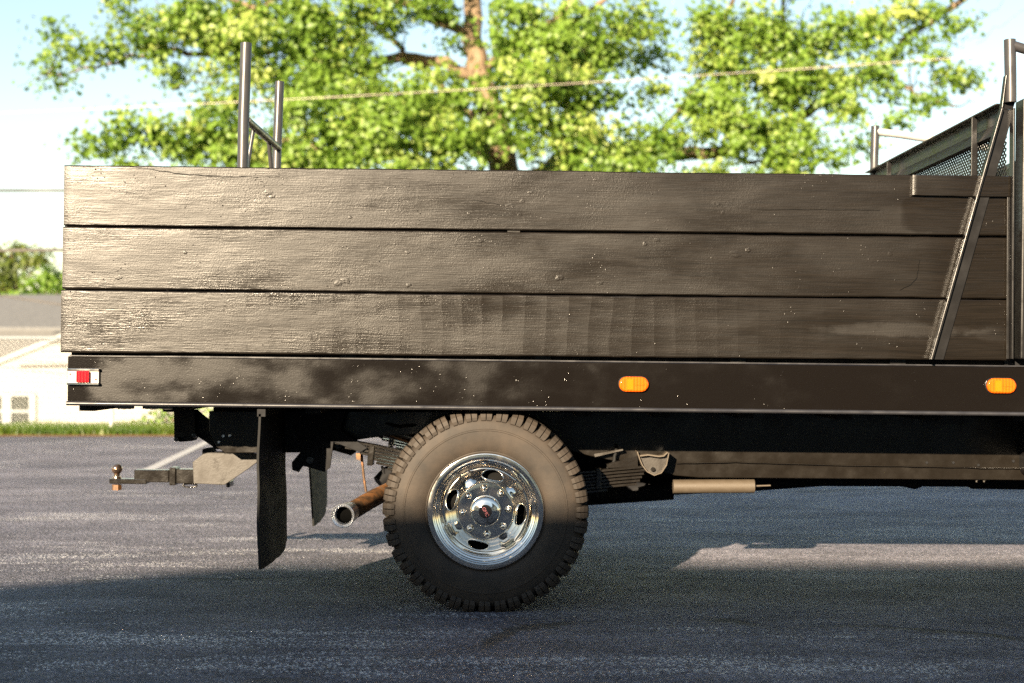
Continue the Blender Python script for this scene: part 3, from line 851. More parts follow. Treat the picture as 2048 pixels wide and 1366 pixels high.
def board(name, pxl, pyt, pxr, pyb, Yf, th, mat, seed, parent=truck, nx=170, nz=14, jit=0.0022, pyt2=None, pyb2=None, warp=0.0009):
    tl = L(pxl, pyt, Yf); bl = L(pxl, pyb, Yf)
    x0 = tl.x; x1 = L(pxr, pyt, Yf).x
    zt0, zb0 = tl.z, bl.z
    zt1 = L(pxr, pyt2, Yf).z if pyt2 else zt0
    zb1 = L(pxr, pyb2, Yf).z if pyb2 else zb0
    b = MB()
    vs = []
    rows = [0, .018, .03] + [.03 + .94*k/(nz-6) for k in range(1, nz-6)] + [.97, .982, 1.0]
    nz = len(rows) - 1
    for side in (0, 1):
        for j in range(nz+1):
            v_ = rows[j]
            for i in range(nx+1):
                u = i/nx
                x = x0 + (x1-x0)*u
                zt = zt0 + (zt1-zt0)*u; zb = zb0 + (zb1-zb0)*u
                zt += jit*noise.noise(Vector((x*2.1, seed, 0))) + jit*.7*noise.noise(Vector((x*14, seed, 3)))
                zb += jit*noise.noise(Vector((x*2.3, seed+9, 0))) + jit*.7*noise.noise(Vector((x*15, seed+9, 3)))
                z = zb + (zt-zb)*v_
                y = Yf
                if side == 0:
                    y += warp*noise.noise(Vector((x*1.1, z*3, seed))) + warp*.35*noise.noise(Vector((x*6, z*22, seed)))
                    e = min(v_, 1-v_)
                    if e < 1e-6: y += 0.003
                    if i in (0, nx): y += 0.003
                else:
                    y += th
                vs.append((x, y, z))
    m = (nx+1)*(nz+1)
    fs = []
    for j in range(nz):
        for i in range(nx):
            a = j*(nx+1)+i
            fs.append((a, a+1, a+nx+2, a+nx+1))
            fs.append((m+a, m+a+nx+1, m+a+nx+2, m+a+1))
    for i in range(nx):
        fs.append((i, m+i, m+i+1, i+1))
        t = nz*(nx+1)+i
        fs.append((t, t+1, m+t+1, m+t))
    for j in range(nz):
        a = j*(nx+1); c = a+nx+1
        fs.append((a, c, m+c, m+a))
        a2 = a+nx; c2 = c+nx
        fs.append((a2, m+a2, m+c2, c2))
    b.add(vs, fs)
    o = b.build(name, mat, parent, smooth=35)
    return o
def knot(parent, px, py, Yf, r, h, kind=0):
    c = L(px, py, Yf)
    b = MB()
    nr, na = 6, 16
    sd = random.random()*50
    st = random.uniform(1.0, 1.9)
    vs = [(c.x, c.y - h*.2, c.z)]
    prof = [(.2, .15), (.38, .9), (.52, 1.0), (.68, .35), (.84, .45), (1.0, -.4)] if kind == 0 else [(.2, .8), (.4, .9), (.6, .6), (.75, .3), (.9, .1), (1.0, -.4)]
    for q, hh in prof:
        for k in range(na):
            a = 2*math.pi*k/na
            w_ = 1 + .55*noise.noise(Vector((math.cos(a)*1.5, math.sin(a)*1.5, sd))) + .5*noise.noise(Vector((math.cos(a)*4, math.sin(a)*4, sd)))
            hn = hh*(1 + .9*noise.noise(Vector((math.cos(a)*3*q, math.sin(a)*3*q, sd+7)))) if hh > 0 else hh
            vs.append((c.x + r*q*w_*st*math.cos(a), c.y - h*hn, c.z + r*q*w_*math.sin(a)))
    fs = [(0, 1+k, 1+(k+1) % na) for k in range(na)]
    for j in range(nr-1):
        for k in range(na):
            k2 = (k+1) % na
            fs.append((1+j*na+k, 1+(j+1)*na+k, 1+(j+1)*na+k2, 1+j*na+k2))
    b.add(vs, fs)
    b.build('knot', parent.data.materials[0], parent, smooth=70)

YB = -0.025
b1 = board('side_board', 128, 330, 2024, 450.0, YB, .038, M['board1'], 1.0, pyt2=352.5, pyb2=471)
b2 = board('side_board', 125.5, 453.4, 2024, 576.8, YB+.002, .038, M['board2'], 2.0, pyt2=476, pyb2=597)
b3 = board('side_board', 122, 580, 2024, 704.5, YB-.001, .038, M['board3'], 3.0, pyt2=600.5, pyb2=720.5)
blk = board('trim_block', 1826, 349.5, 2022, 391, YB-.020, .019, M['board4'], 4.0, nx=40, nz=10, jit=.003)
for (bo, pts) in ((b1, [(1020,412,9),(1045,402,5),(1432,408,9),(1445,425,6),(535,385,6),(545,393,5),(700,435,5),(1060,385,5),(400,360,4),(205,345,5),(760,352,4),(780,357,4),(875,408,4),(1040,430,6),(1395,420,7),(690,440,4),(252,372,3),(178,415,4),(1190,359,5),(280,433,4),(955,460-8,4)]),
                  (b2, [(690,562,9),(676,566,6),(818,570,7),(1200,567,5),(1199,577,4),(1120,556,6),(1495,500,8),(1470,508,6),(960,482,6),(970,478,4),(815,505,5),(1290,488,6),(1315,480,5),(1340,482,4),(1760,515,4),(1850,498,4),(370,505,5),(235,555,5),(210,556,4),(1780,508,6),(1855,492,4),(395,470,4)]),
                  (b3, [(851,602,6),(900,600,5),(943,600,4),(1100,624,8),(1355,655,10),(1345,668,7),(1372,668,5),(1155,640,4),(1250,648,5),(720,600,4),(1530,688,4),(1534,670,4),(185,695,5),(310,660,7),(350,658,6),(1260,640,5)])):
    for (x, y, r) in pts:
        if r < 5: continue
        knot(bo, x, y, YB, r*.00165*random.uniform(.7, 1.2), .0004*random.uniform(.5, 1.5), 0 if r > 7 else 1)
def split(parent, pts, w_):
    b = MB(); vs = []
    q = wob([L(x, y, YB-.0012) for x, y in pts], .0012, 6)
    n_ = len(q)
    for i, p in enumerate(q):
        ww = w_*math.sin(math.pi*min(1, max(0.03, (i+.5)/n_)))*random.uniform(.5, 1.3)
        vs += [(p.x, YB-.0022, p.z-ww), (p.x, YB-.0022, p.z+ww), (p.x, YB+.004, p.z+ww), (p.x, YB+.004, p.z-ww)]
    fs = []
    for i in range(n_-1):
        for k in range(4):
            fs.append((i*4+k, i*4+(k+1) % 4, i*4+4+(k+1) % 4, i*4+4+k))
    b.add(vs, fs); b.build('split', M['hole'], parent)
split(b1, [(255,333),(300,338),(360,348),(420,352),(500,354),(560,353)], .0016)
split(b1, [(945,400),(975,405),(1010,412)], .0009)
split(b1, [(1500,419),(1640,419),(1760,421)], .0007)
split(b3, [(1395,639),(1560,641),(1720,643),(1890,645)], .0008)
split(b3, [(1600,622),(1500,620),(1400,616)], .0006)
split(b2, [(1840,520),(1830,560),(1800,580)], .0008)
# added dark strips shut daylight out of the seams, bar a few open spots
for (py, spans) in ((452.3, ((130, 1015), (1040, 2020))), (578.3, ((130, 330), (362, 440), (452, 2020))), ):
    for a, b_ in spans:
        p = L(a, py-6, .016); q = L(b_, py-6, .016); p.z = L(128, py-6, .016).z
        b = MB(); b.box(p.x, q.x, .0145, .024, p.z-.030, p.z+.014); b.build('seam_blackout', M['dark'], truck)
# far side boards, tailgate, floor
for k, (yt, yb_) in enumerate(((330, 450), (454.5, 576.5), (580, 704.5))):
    zt = L(128, yt, 0).z; zb = L(128, yb_, 0).z
    b = MB(); b.box(L(128,400,0).x, L(2024,400,0).x, FAR-.013, FAR+.025, zb, zt); b.build('side_board', M['boardi'], truck, bevel=.003)
    b = MB(); xx = L(128,400,0).x + .03; b.box(xx, xx+.038, YB+.045, FAR-.02, zb, zt); b.build('tailgate_board', M['boardi'], truck, bevel=.003)
zdeck = L(1000, 719, .1).z
b = MB()
for i in range(14):
    y0 = .05 + i*(FAR-.10)/14
    b = MB(); b.box(L(140,700,0).x, L(2090,700,0).x, y0, y0+(FAR-.10)/14-.006, zdeck-.04, zdeck); b.build('floor_plank', M['boardi'], truck)
# stakes behind the near boards
for px in (320, 700, 1090, 1480, 1800):
    p = L(px, 400, .02)
    b = MB(); b.box(p.x-.03, p.x+.03, .0245, .05, zdeck, L(px, 350, 0).z-.04); b.build('stake', M['gloss'], truck)
    b = MB(); b.box(p.x-.03, p.x+.03, FAR-.05, FAR-.0165, zdeck, L(px, 350, 0).z-.04); b.build('stake', M['gloss'], truck)

# steel side rail with rub lip
XE = L(2140, 800, 0).x
xs0 = L(135, 760, 0).x
zt = L(135, 712.5, 0).z; zb = L(135, 803, 0).z
b = MB(); b.box(xs0, XE, 0.0, .045, zb, zt); rail = b.build('side_rail', M['rail'], truck, bevel=.003)
b = MB(); b.box(xs0, XE, .046, .075, zt-.01, L(135, 705.5, 0).z+.02); b.build('rail_top_channel', M['dark'], truck)
b = MB(); b.box(xs0+.003, XE, .012, .045, zt+.001, zt+.006); b.build('rail_edge', M['lip'], truck)
zl0 = L(135, 806.5, 0).z
b = MB()
prof = []
for k in range(9):
    a = math.pi*k/8 - math.pi/2
    prof.append((-.011*math.cos(a), zl0 + .0085*math.sin(a)))
n_ = len(prof)
vs = [(xs0-.002, y, z) for y, z in prof] + [(XE, y, z) for y, z in prof]
vs += [(xs0-.002, .05, zl0+.0085), (xs0-.002, .05, zl0-.0085), (XE, .05, zl0+.0085), (XE, .05, zl0-.0085)]
fs = [(i, i+1, n_+i+1, n_+i) for i in range(n_-1)]
fs += [(n_-1, 2*n_, 2*n_+2, 2*n_-1), (0, n_, 2*n_+3, 2*n_+1), tuple(range(n_)) + (2*n_, 2*n_+1), tuple(range(2*n_-1, n_-1, -1)) + (2*n_+3, 2*n_+2)]
b.add(vs, fs); b.build('rub_rail', M['lip'], truck, smooth=50)
b = MB(); b.box(xs0, XE, FAR-.045, FAR, zb, zt); b.build('side_rail', M['rail'], truck, bevel=.003)
b = MB(); b.box(xs0, xs0+.05, .0461, FAR-.0461, zb, zt-.012); b.build('rear_rail', M['gloss'], truck)
# rust flakes hanging under the lip at the rear
b = MB()
for (p0, p1) in ((232, 268), (285, 345)):
    poly = [(L(p0, 815, .03).x, L(p0, 812, .03).z), (L(p1, 815, .03).x, L(p0, 812, .03).z)]
    n2 = 14
    for i in range(n2+1):
        x = p1 + (p0-p1)*i/n2
        poly.append((L(x, 815, .03).x, L(p0, 816.5+random.random()*3.0, .03).z))
    b.prism(poly, .03, .036)
b.build('seam_weld', M['tar'], truck)
# crossmembers under the deck
zc0 = L(1000, 827, .3).z
for px in (160, 330, 620, 760, 1170, 1330, 1500, 1700, 1880, 2060):
    x = L(px, 800, .0).x
    b = MB(); b.box(x-.03, x+.03, .09, FAR-.09, zc0-.0, zdeck-.041); b.build('crossmember', M['dark'], truck)

# ------------------------------------------------------------------ marker lights
def stadium(cx, cz, w_, h_, n=10):
    r = h_/2
    pts = []
    for k in range(n+1):
        a = -math.pi/2 + math.pi*k/n
        pts.append((cx + w_/2 - r + r*math.cos(a), cz + r*math.sin(a)))
    for k in range(n+1):
        a = math.pi/2 + math.pi*k/n
        pts.append((cx - w_/2 + r + r*math.cos(a), cz + r*math.sin(a)))
    return pts
for px, py in ((1267, 768.5), (2000.5, 771.5)):
    c = L(px, py, 0)
    s_ = DIST/F
    b = MB(); b.prism(stadium(c.x, c.z, 62*s_, 33*s_), -.004, .002); base_ = b.build('marker_lamp', M['gloss'], truck, bevel=.001)
    b = MB(); b.prism(stadium(c.x, c.z, 59*s_, 30*s_), -.020, -.0042); b.build('lens', M['amber'], base_, bevel=.006, smooth=60)
    b = MB(); b.prism([(c.x-.026, c.z-.020), (c.x-.002, c.z-.020), (c.x-.002, c.z+.020), (c.x-.026, c.z+.020)], -.0215, -.0202); b.build('lens_panel', M['amber2'], base_)
    b = MB()
    b.prism([(c.x+.004, c.z-.003), (c.x+.040, c.z-.003), (c.x+.040, c.z+.003), (c.x+.004, c.z+.003)], -.0222, -.0202); b.build('lens_rib', M['amber'], base_)
# red corner lamp
s_ = DIST/F
c = L(168.5, 753.5, 0)
b = MB(); b.prism([(c.x-31*s_, c.z-13*s_), (c.x+31*s_, c.z-13*s_), (c.x+31*s_, c.z+13*s_), (c.x-31*s_, c.z+13*s_)], -.012, .0-.0005)
tl = b.build('corner_lamp', M['white_lens'], truck, bevel=.002)
b = MB()
for dz in (-14.2, 14.2):
    b.prism([(c.x-32*s_, c.z+(dz-2.3)*s_), (c.x+32*s_, c.z+(dz-2.3)*s_), (c.x+32*s_, c.z+(dz+2.3)*s_), (c.x-32*s_, c.z+(dz+2.3)*s_)], -.020, -.0006)
b.build('bezel', M['chrome'], tl, bevel=.0015)
b = MB(); b.prism([(c.x-12.5*s_, c.z-11*s_), (c.x+13*s_, c.z-11*s_), (c.x+13*s_, c.z+11*s_), (c.x-12.5*s_, c.z+11*s_)], -.026, -.0121)
b.build('red_lens', M['redlens'], tl, bevel=.003)
for dx, dz in ((-26, 5), (25, -5)):
    b = MB(); b.tube([(c.x+dx*s_, -.0121, c.z+dz*s_), (c.x+dx*s_, -.0145, c.z+dz*s_)], .0035, 10); b.build('screw', M['rust'], tl)

# ------------------------------------------------------------------ rear ladder posts
def post(pts, r, mat=M['pipe'], name='rack_post', n=20):
    b = MB(); b.tube(pts, r, n)
    return b.build(name, mat, truck, smooth=40, bevel=.0015)
YN, YF2 = .35, 1.22
rN = 11.2*(DIST+YN)/F; rF = 9.0*(DIST+YF2)/F
post([L(484.5, 420, YN), L(487, 250, YN), L(492.5, 86, YN)], rN)
post([L(551, 420, YF2), L(554, 300, YF2), L(559.5, 163, YF2)], rF)
post([L(493, 240, YN), L(557, 296, YF2)], .017, name='rack_crossbar')
post([L(507, 258, YN+.22), L(495, 330, YN+.2), L(492, 380, YN+.2)], .009, name='rack_brace')
post([L(538, 285, YF2-.25), L(542, 331, YF2-.2), L(545, 380, YF2-.2)], .010, name='rack_brace')

# ------------------------------------------------------------------ front bulkhead / headache rack
def quadbar(p, q, wx, y0, y1, name, mat=M['gloss'], bev=.0015):
    """flat bar from p to q (x,z), wx wide in x"""
    b = MB()
    b.hexa([(p[0], y0, p[1]), (p[0]+wx, y0, p[1]), (p[0]+wx, y1, p[1]), (p[0], y1, p[1]), (q[0], y0, q[1]), (q[0]+wx, y0, q[1]), (q[0]+wx, y1, q[1]), (q[0], y1, q[1])])
    return b.build(name, mat, truck, bevel=bev)
yb0 = -.064
post([L(2019.5, 79, yb0+.01), L(2021, 150, yb0+.012), L(2021, 205, yb0+.015)], 11.5*5.45/F, name='headache_post')
post([L(2022, 90, yb0+.01), L(2052, 99, yb0+.01), L(2110, 122, yb0+.01)], 9.8*5.45/F, name='headache_rail')
p0 = L(1861, 719, yb0); p1 = L(2003, 216, yb0); p2 = L(2011, 198, yb0)
quadbar((p0.x+.002, p0.z), (p1.x+.002, p1.z), .057, yb0+.028, yb0+.0355, 'brace')
quadbar((p0.x, p0.z), (p1.x, p1.z), .009, yb0-.004, yb0+.0278, 'brace_flange')
quadbar((p1.x, p1.z), (p2.x, L(2011, 150, yb0).z), .006, yb0-.004, yb0+.0278, 'brace_flange')
quadbar((p1.x+.006, p1.z+.001), (p2.x+.006, L(2011, 190, yb0).z), .048, yb0+.028, yb0+.0355, 'brace_gusset')
# upright angle beside the bulkhead
a0 = L(2024, 718, yb0); a1 = L(2027, 216, yb0)
quadbar((a0.x, a0.z), (a1.x, a1.z), .007, yb0, yb0+.045, 'upright_flange')
quadbar((a0.x-.012, a0.z), (a1.x-.012, L(2024, 350, yb0).z), .010, yb0+.025, yb0+.030, 'upright_edge')
a2 = L(2029, 718, 0); a3 = L(2029, 201, 0)
b = MB(); b.box(a2.x+.004, a2.x+.085, -.055, .035, a2.z, a3.z); b.build('corner_post', M['gloss'], truck, bevel=.006)
XB = L(2011, 300, 0).x
# sloping in the picture: the crossbeam that runs across the truck to the far post
zbm = L(2000, 209, 0).z
b = MB(); b.box(XB, XB+.008, .0, FAR-.05, zbm-.105, zbm-.003)
b.build('bulkhead_beam', M['gloss'], truck, bevel=.002)
b = MB(); b.box(XB-.040, XB+.008, .0, FAR-.05, zbm-.002, zbm+.004); b.build('beam_flange', M['gloss'], truck, bevel=.0015)
b = MB(); b.hexa([(XB-.022, 0, zbm-.108), (XB+.008, 0, zbm-.112), (XB+.008, FAR-.05, zbm-.112), (XB-.022, FAR-.05, zbm-.108), (XB-.003, 0, zbm-.060), (XB-.001, 0, zbm-.060), (XB-.001, FAR-.05, zbm-.060), (XB-.003, FAR-.05, zbm-.060)])
b.build('beam_lip', M['gloss'], truck)
for yy in (.27, 1.58):
    b = MB(); b.box(XB-.045, XB-.0225, yy, yy+.008, zdeck, zbm-.004); b.box(XB-.0225, XB-.017, yy+.008, yy+.05, zdeck, zbm-.113); b.build('bulkhead_upright', M['gloss'], truck, bevel=.0015)
# far post and its rail
post([L(1746.5, 420, 2.03), L(1748.5, 330, 2.03), L(1750.5, 252, 2.03)], 8.2*7.55/F, name='headache_post')
post([L(1751, 263, 2.03), L(1800, 269, 2.03), L(1990, 298, 2.03)], 7.6*7.55/F, M['galv'], name='headache_rail')
# expanded steel mesh
b = MB()
zm0, zm1 = zdeck+.45, zbm-.05
py_, pz_ = .030, .024
y0m, y1m = .05, FAR-.06
n_d = int((y1m-y0m + (zm1-zm0)*py_/pz_)/py_) + 1
def strand(a, c):
    a = Vector((XB+.02, *a)); c = Vector((XB+.02, *c))
    d = (c-a).normalized(); sd = Vector((1,0,0)).cross(d)*.0019; dx = Vector((.0022, 0, 0))
    b.hexa([a-sd-dx, a+sd-dx, a+sd+dx, a-sd+dx, c-sd-dx, c+sd-dx, c+sd+dx, c-sd+dx])
for sg in (1, -1):
    for i in range(n_d):
        ys = y0m + i*py_ if sg == 1 else y1m - i*py_
        lo_y, lo_z = ys - sg*(zm1-zm0)*py_/pz_, zm0
        hi_y, hi_z = ys, zm1
        # clip to the panel in y
        pts = []
        for (yy, zz) in ((lo_y, lo_z), (hi_y, hi_z)):
            if yy < y0m: t = (y0m-lo_y)/(hi_y-lo_y); yy, zz = y0m, lo_z + (hi_z-lo_z)*t
            if yy > y1m: t = (y1m-lo_y)/(hi_y-lo_y); yy, zz = y1m, lo_z + (hi_z-lo_z)*t
            pts.append((yy, zz))
        if pts[1][1] - pts[0][1] > .01 and zm0-.001 <= pts[0][1] <= zm1 and zm0 <= pts[1][1] <= zm1+.001:
            strand(*pts)
o = b.build('mesh_screen', M['gloss'], truck, weld=False); o['kind'] = 'stuff'
b = MB(); b.box(XB+.016, XB+.03, .03, FAR-.05, zdeck, zm0); b.build('bulkhead_panel', M['gloss'], truck)

# ------------------------------------------------------------------ chassis
def polyL(pts, Y): return [(L(x, y, Y).x, L(x, y, Y).z) for x, y in pts]
YR = .60
for y0, y1 in ((YR, YR+.045), (FAR-YR-.045, FAR-YR)):
    b = MB(); b.prism(polyL([(418,822),(418,862),(432,893),(450,906),(600,905),(668,886),(770,872),(900,866),(1060,880),(1180,912),(1280,932),(1350,951),(1400,955),(2260,962),(2260,826)], YR), y0, y1)
    b.build('frame_rail', M['frame'], truck, bevel=.003)
for px, py in ((447, 872), (438, 884), (1853, 925), (1906, 925), (1956, 930), (2026, 922), (460, 871)):
    p = L(px, py, YR)
    b = MB(); b.tube([(p.x, YR-.006, p.z), (p.x, YR-.0005, p.z)], .006, 8); b.build('bolt', M['dark'] if px > 1000 else M['tip'], truck)
# rear hanger, brace
b = MB(); b.prism(polyL([(347,820),(390,820),(392,872),(385,882),(360,884),(348,880)], .62), .62, .70); b.build('rear_hanger', M['dark'], truck, bevel=.004)
b = MB(); b.prism(polyL([(388,822),(396,822),(428,848),(428,895),(388,868),(384,850)], .64), .64, .66); b.build('hanger_brace', M['dark'], truck)
for px, py in ((354, 878), (390, 870)):
    p = L(px, py, .615)
    b = MB(); b.tube([(p.x, .60, p.z), (p.x, .62, p.z)], .011, 10); b.build('bolt', M['tar'], truck, bevel=.002)
# hitch side plate, receiver, ball mount
b = MB(); b.prism(polyL([(385,924),(405,909),(423,902.5),(470,903),(519,907),(519,921),(496,938),(449,970),(387,967)], .72), .72, .729); b.build('hitch_plate', M['plate'], truck, bevel=.002)
b = MB(); b.prism(polyL([(405,898),(418,896),(428,903),(411,910),(404,909)], .73), .7295, .80); b.build('hitch_bracket', M['dark'], truck)
YHc = 1.02
def tubebox(pxl, pxr, pyt, pyb, yh, name, mat=M['tar'], bev=.004):
    p = L(pxl, pyt, YHc-yh); q = L(pxr, pyb, YHc-yh)
    b = MB(); b.box(p.x, q.x, YHc-yh, YHc+yh, q.z - (q.x-p.x)*0, p.z)
    return b.build(name, mat, truck, bevel=bev)
tubebox(338, 458, 938.5, 968.5, .034, 'receiver_tube')
tubebox(268, 337.5, 939.5, 965, .028, 'ball_mount')
tubebox(338.5, 351, 935, 971, .043, 'receiver_collar')
tubebox(218, 293, 957.5, 968.5, .030, 'ball_mount_tongue')
b = MB()
for (px, r0) in ((0, 0),):
    c = L(234, 938, YHc); zt_ = L(234, 958, YHc).z
    b.ball((c.x, YHc, c.z), .0245, 24, 16); b.tube([(c.x, YHc, c.z-.018), (c.x, YHc, c.z-.032)], .013, 16); b.tube([(c.x, YHc, zt_+.0005), (c.x, YHc, c.z-.033)], [.021, .018], 16)
M['ball'] = m_rust() if False else m_plain('half rusted chrome ball', (0.40, 0.27, 0.19), 0.18, metal=0.95, var=0.6, scale=22)
b.build('hitch_ball', M['ball'], truck, smooth=50)
b = MB(); zz = L(234, 969, YHc).z; b.tube([(c.x, YHc, zz), (c.x, YHc, zz-.025)], .022, 6); b.build('ball_nut', M['rust'], truck)
b = MB()
cc = L(380, 971, YHc-.01)
b.tube([(cc.x + .033*math.cos(a), YHc-.01, cc.z + .008*math.sin(a)) for a in [2*math.pi*i/18 for i in range(19)]], .0035, 8, False); b.build('chain_loop', M['tar'], truck, smooth=60)
tubebox(452, 459, 962, 975, .05, 'receiver_gusset')
# mud flaps hang across behind the wheels
for y0, lab in ((.02, 0), (FAR-.66, 1)):
    x = L(518.5, 1000, .02).x
    ztop = L(521, 828, .02).z; zbo = L(518, 1139, .02).z
    b = MB(); vs = []
    ny, nz = 16, 22
    for sd in (0, 1):
        for j in range(nz+1):
            for i in range(ny+1):
                u = i/ny; v_ = j/nz
                yy = y0 + .64*u
                zlow = zbo + .012*noise.noise(Vector((u*4, lab*3, 2))) + (.03 if u > .88 else 0)*1 
                z = zlow + (ztop-zlow)*v_
                xx = x + sd*.009 + .012*(1-v_)**2 * math.sin(u*3.0+lab) - .012*math.sin(v_*2.6)*(1-u*.4) + .006*noise.noise(Vector((u*2.5, v_*3, lab)))
                if lab: xx += .03*v_*(1-v_) - .02*v_
                vs.append((xx, yy, z))
    m_ = (nz+1)*(ny+1); fs = []
    for j in range(nz):
        for i in range(ny):
            a = j*(ny+1)+i
            fs += [(a, a+1, a+ny+2, a+ny+1), (m_+a, m_+a+ny+1, m_+a+ny+2, m_+a+1)]
    for i in range(ny):
        t = nz*(ny+1)+i
        fs += [(i, m_+i, m_+i+1, i+1), (t, t+1, m_+t+1, m_+t)]
    for j in range(nz):
        a = j*(ny+1); c_ = a+ny+1
        fs += [(a, c_, m_+c_, m_+a), (a+ny, m_+a+ny, m_+c_+ny, c_+ny)]
    b.add(vs, fs); b.build('mud_flap', M['flap'], truck, smooth=50)
    b = MB(); b.box(x-.012, x+.02, y0, y0+.64, ztop-.01, zdeck-.045); b.build('flap_bracket', M['dark'], truck)

# leaf springs
def strip(pts, th, y0, y1, mb):
    pts = [Vector((p[0], 0, p[1])) for p in pts]
    up = []; lo = []
    for i, p in enumerate(pts):
        t = (pts[min(i+1, len(pts)-1)] - pts[max(i-1, 0)]).normalized()
        nrm = Vector((-t.z, 0, t.x))
        up.append(p + nrm*th/2); lo.append(p - nrm*th/2)
    for i in range(len(pts)-1):
        mb.hexa([(lo[i].x, y0, lo[i].z), (lo[i+1].x, y0, lo[i+1].z), (lo[i+1].x, y1, lo[i+1].z), (lo[i].x, y1, lo[i].z),
                 (up[i].x, y0, up[i].z), (up[i+1].x, y0, up[i+1].z), (up[i+1].x, y1, up[i+1].z), (up[i].x, y1, up[i].z)])
YS = .515
def curve(xa, xb, dz):
    xs = [650, 730, 800, 900, 1000, 1100, 1180, 1240, 1300]
    ys = [876, 888, 903, 928, 946, 950, 944, 938, 933]
    out = []
    for i in range(25):
        x = xa + (xb-xa)*i/24
        y = float(np.interp(x, xs, ys)) + dz
        out.append((L(x, y, YS).x, L(x, y, YS).z))
    return out
for side in (0, 1):
    y0, y1 = (YS, YS+.064) if side == 0 else (FAR-YS-.064, FAR-YS)
    for k, (xa, xb) in enumerate(((640, 1300), (646, 1294), (690, 1288), (720, 1284), (735, 1280), (752, 1274), (775, 1215))):
        b = MB(); strip(curve(xa, xb, k*6.6), .0098, y0 + .001*(k % 2), y1, b); b.build('spring_leaf', M['tar'], truck, bevel=.001)
    for (px, pt, pb, ang) in ((742, 891, 931, .25), (1197, 936, 978, 0)):
        a = L(px, pt, YS); c_ = L(px, pb, YS)
        dx = ang*.02
        b = MB(); b.hexa([(c_.x-.012-dx, y0-.008, c_.z), (c_.x+.012-dx, y0-.008, c_.z), (c_.x+.012-dx, y1+.008, c_.z), (c_.x-.012-dx, y1+.008, c_.z), (a.x-.012+dx, y0-.008, a.z), (a.x+.012+dx, y0-.008, a.z), (a.x+.012+dx, y1+.008, a.z), (a.x-.012+dx, y1+.008, a.z)])
        b.build('spring_clip', M['tar'], truck, bevel=.003)
    # rear shackle
    yy0 = y0-.02 if side == 0 else y1+.004
    b = MB(); b.prism(polyL([(582,822),(600,905),(583,925),(584,940),(597,945),(606,932),(648,944),(660,936),(667,884),(720,905),(735,896),(680,860),(690,822)], .50), y0-.012, y0-.002); b.build('shackle_bracket', M['dark'], truck, bevel=.002)
    p = L(620, 920, .5); b = MB(); b.tube([(p.x, y0-.03, p.z), (p.x, y1+.02, p.z)], .018, 10); b.build('shackle_bolt', M['tar'], truck, bevel=.003)
    # front hanger: curved cup with a bolt
    b = MB()
    cup = [(1274,903),(1279,918),(1284,930),(1294,943),(1308,950),(1322,945),(1332,930),(1337,905)]
    rim_ = polyL(cup, YS-.01)
    b.prism(polyL([(1279,913),(1300,912),(1322,915),(1336,906),(1332,930),(1322,945),(1308,950),(1294,943),(1284,930)], YS-.01), y0-.004, y0-.0005)
    b.build('front_hanger', M['plate'], truck)
    b = MB(); strip(rim_, .0042, y0-.026, y1+.01, b); b.build('hanger_lip', M['tan_pipe'], truck)
    b = MB(); strip(polyL([(1279,911),(1295,909),(1316,912),(1326,911),(1334,904)], YS-.01), .006, y0-.034, y0+.02, b); b.build('hanger_lip', M['tan_pipe'], truck)
    p = L(1305, 938, YS); b = MB(); b.tube([(p.x, y0-.018, p.z), (p.x, y0-.0045, p.z)], .010, 6); b.build('hanger_bolt', M['tar'], truck)
# tarred tongue above the front of the spring
b = MB(); b.prism(polyL([(1213,929),(1275,912),(1276,934),(1216,936)], YS), YS+.002, YS+.05); b.build('spring_tongue', M['tar'], truck)
b = MB(); b.prism(polyL([(1188,908),(1246,898),(1246,901),(1190,914)], .55), .55, .58); b.build('bump_stop', M['plate'], truck)
# axle, shocks, drive shaft
pc = L(971, 1023, .05)
WZ = pc.z
b = MB(); b.tube([(pc.x, .45, WZ), (pc.x, FAR-.45, WZ)], .055, 20); b.ball((pc.x, FAR/2, WZ), .17, 24, 14, 1, .8, 1); b.build('rear_axle', M['dark'], truck, smooth=50)
for y in (.66, FAR-.66):
    b = MB(); a = L(735, 850, .66); c_ = L(930, 905, .66); b.tube([(a.x, y, a.z), ((a.x+c_.x)/2, y, (a.z+c_.z)/2)], .030, 14); b.tube([((a.x+c_.x)/2, y, (a.z+c_.z)/2), (c_.x, y, c_.z)], .024, 14); b.build('shock_absorber', M['tar'], truck, smooth=40)
b = MB()
d0 = L(1010, 1000, 1.05); d1 = L(1345, 978, 1.05); d2 = L(1508, 974, 1.05); d3 = L(1541, 972, 1.05); d4 = L(2300, 960, 1.05)
b.tube([(d0.x, 1.05, d0.z), (d1.x, 1.05, d1.z)], .050, 20)
b.build('drive_shaft', M['dark'], truck, smooth=40)
e0 = L(1346, 973, .635); e1 = L(1508, 972, .635); e2 = L(1541, 971, .635)
b = MB(); b.tube([e0, e1], .030, 20); b.build('brake_cable_sleeve', M['tan_pipe'], truck, smooth=40)
b = MB(); b.tube([e1 + Vector((.001, 0, 0)), e2], .004, 10); b.build('brake_cable', M['tan_pipe'], truck, smooth=40)
b = MB(); b.box(L(1000,900,1.1).x, L(1345,900,1.1).x, 1.12, 1.5, L(1200,988,1.12).z, L(1200,880,1.1).z); b.build('underbody_filler', M['dark'], truck)  # added dark box, blacks out the gap ahead of the axle
b = MB(); b.prism(polyL([(1180,1003),(1340,990),(1510,982),(1650,972),(1760,970),(1800,972),(1830,979),(1843,974),(1850,970),(1930,970),(1945,978),(2030,979),(2250,985),(2250,930),(1180,930)], 1.35), 1.35, 1.38); b.build('transmission_pan', M['dark'], truck)
b = MB(); b.prism(polyL([(1345,950),(2240,962),(2240,972),(1345,968)], 1.2), 1.12, 1.2); b.build('exhaust_run', M['dark'], truck)
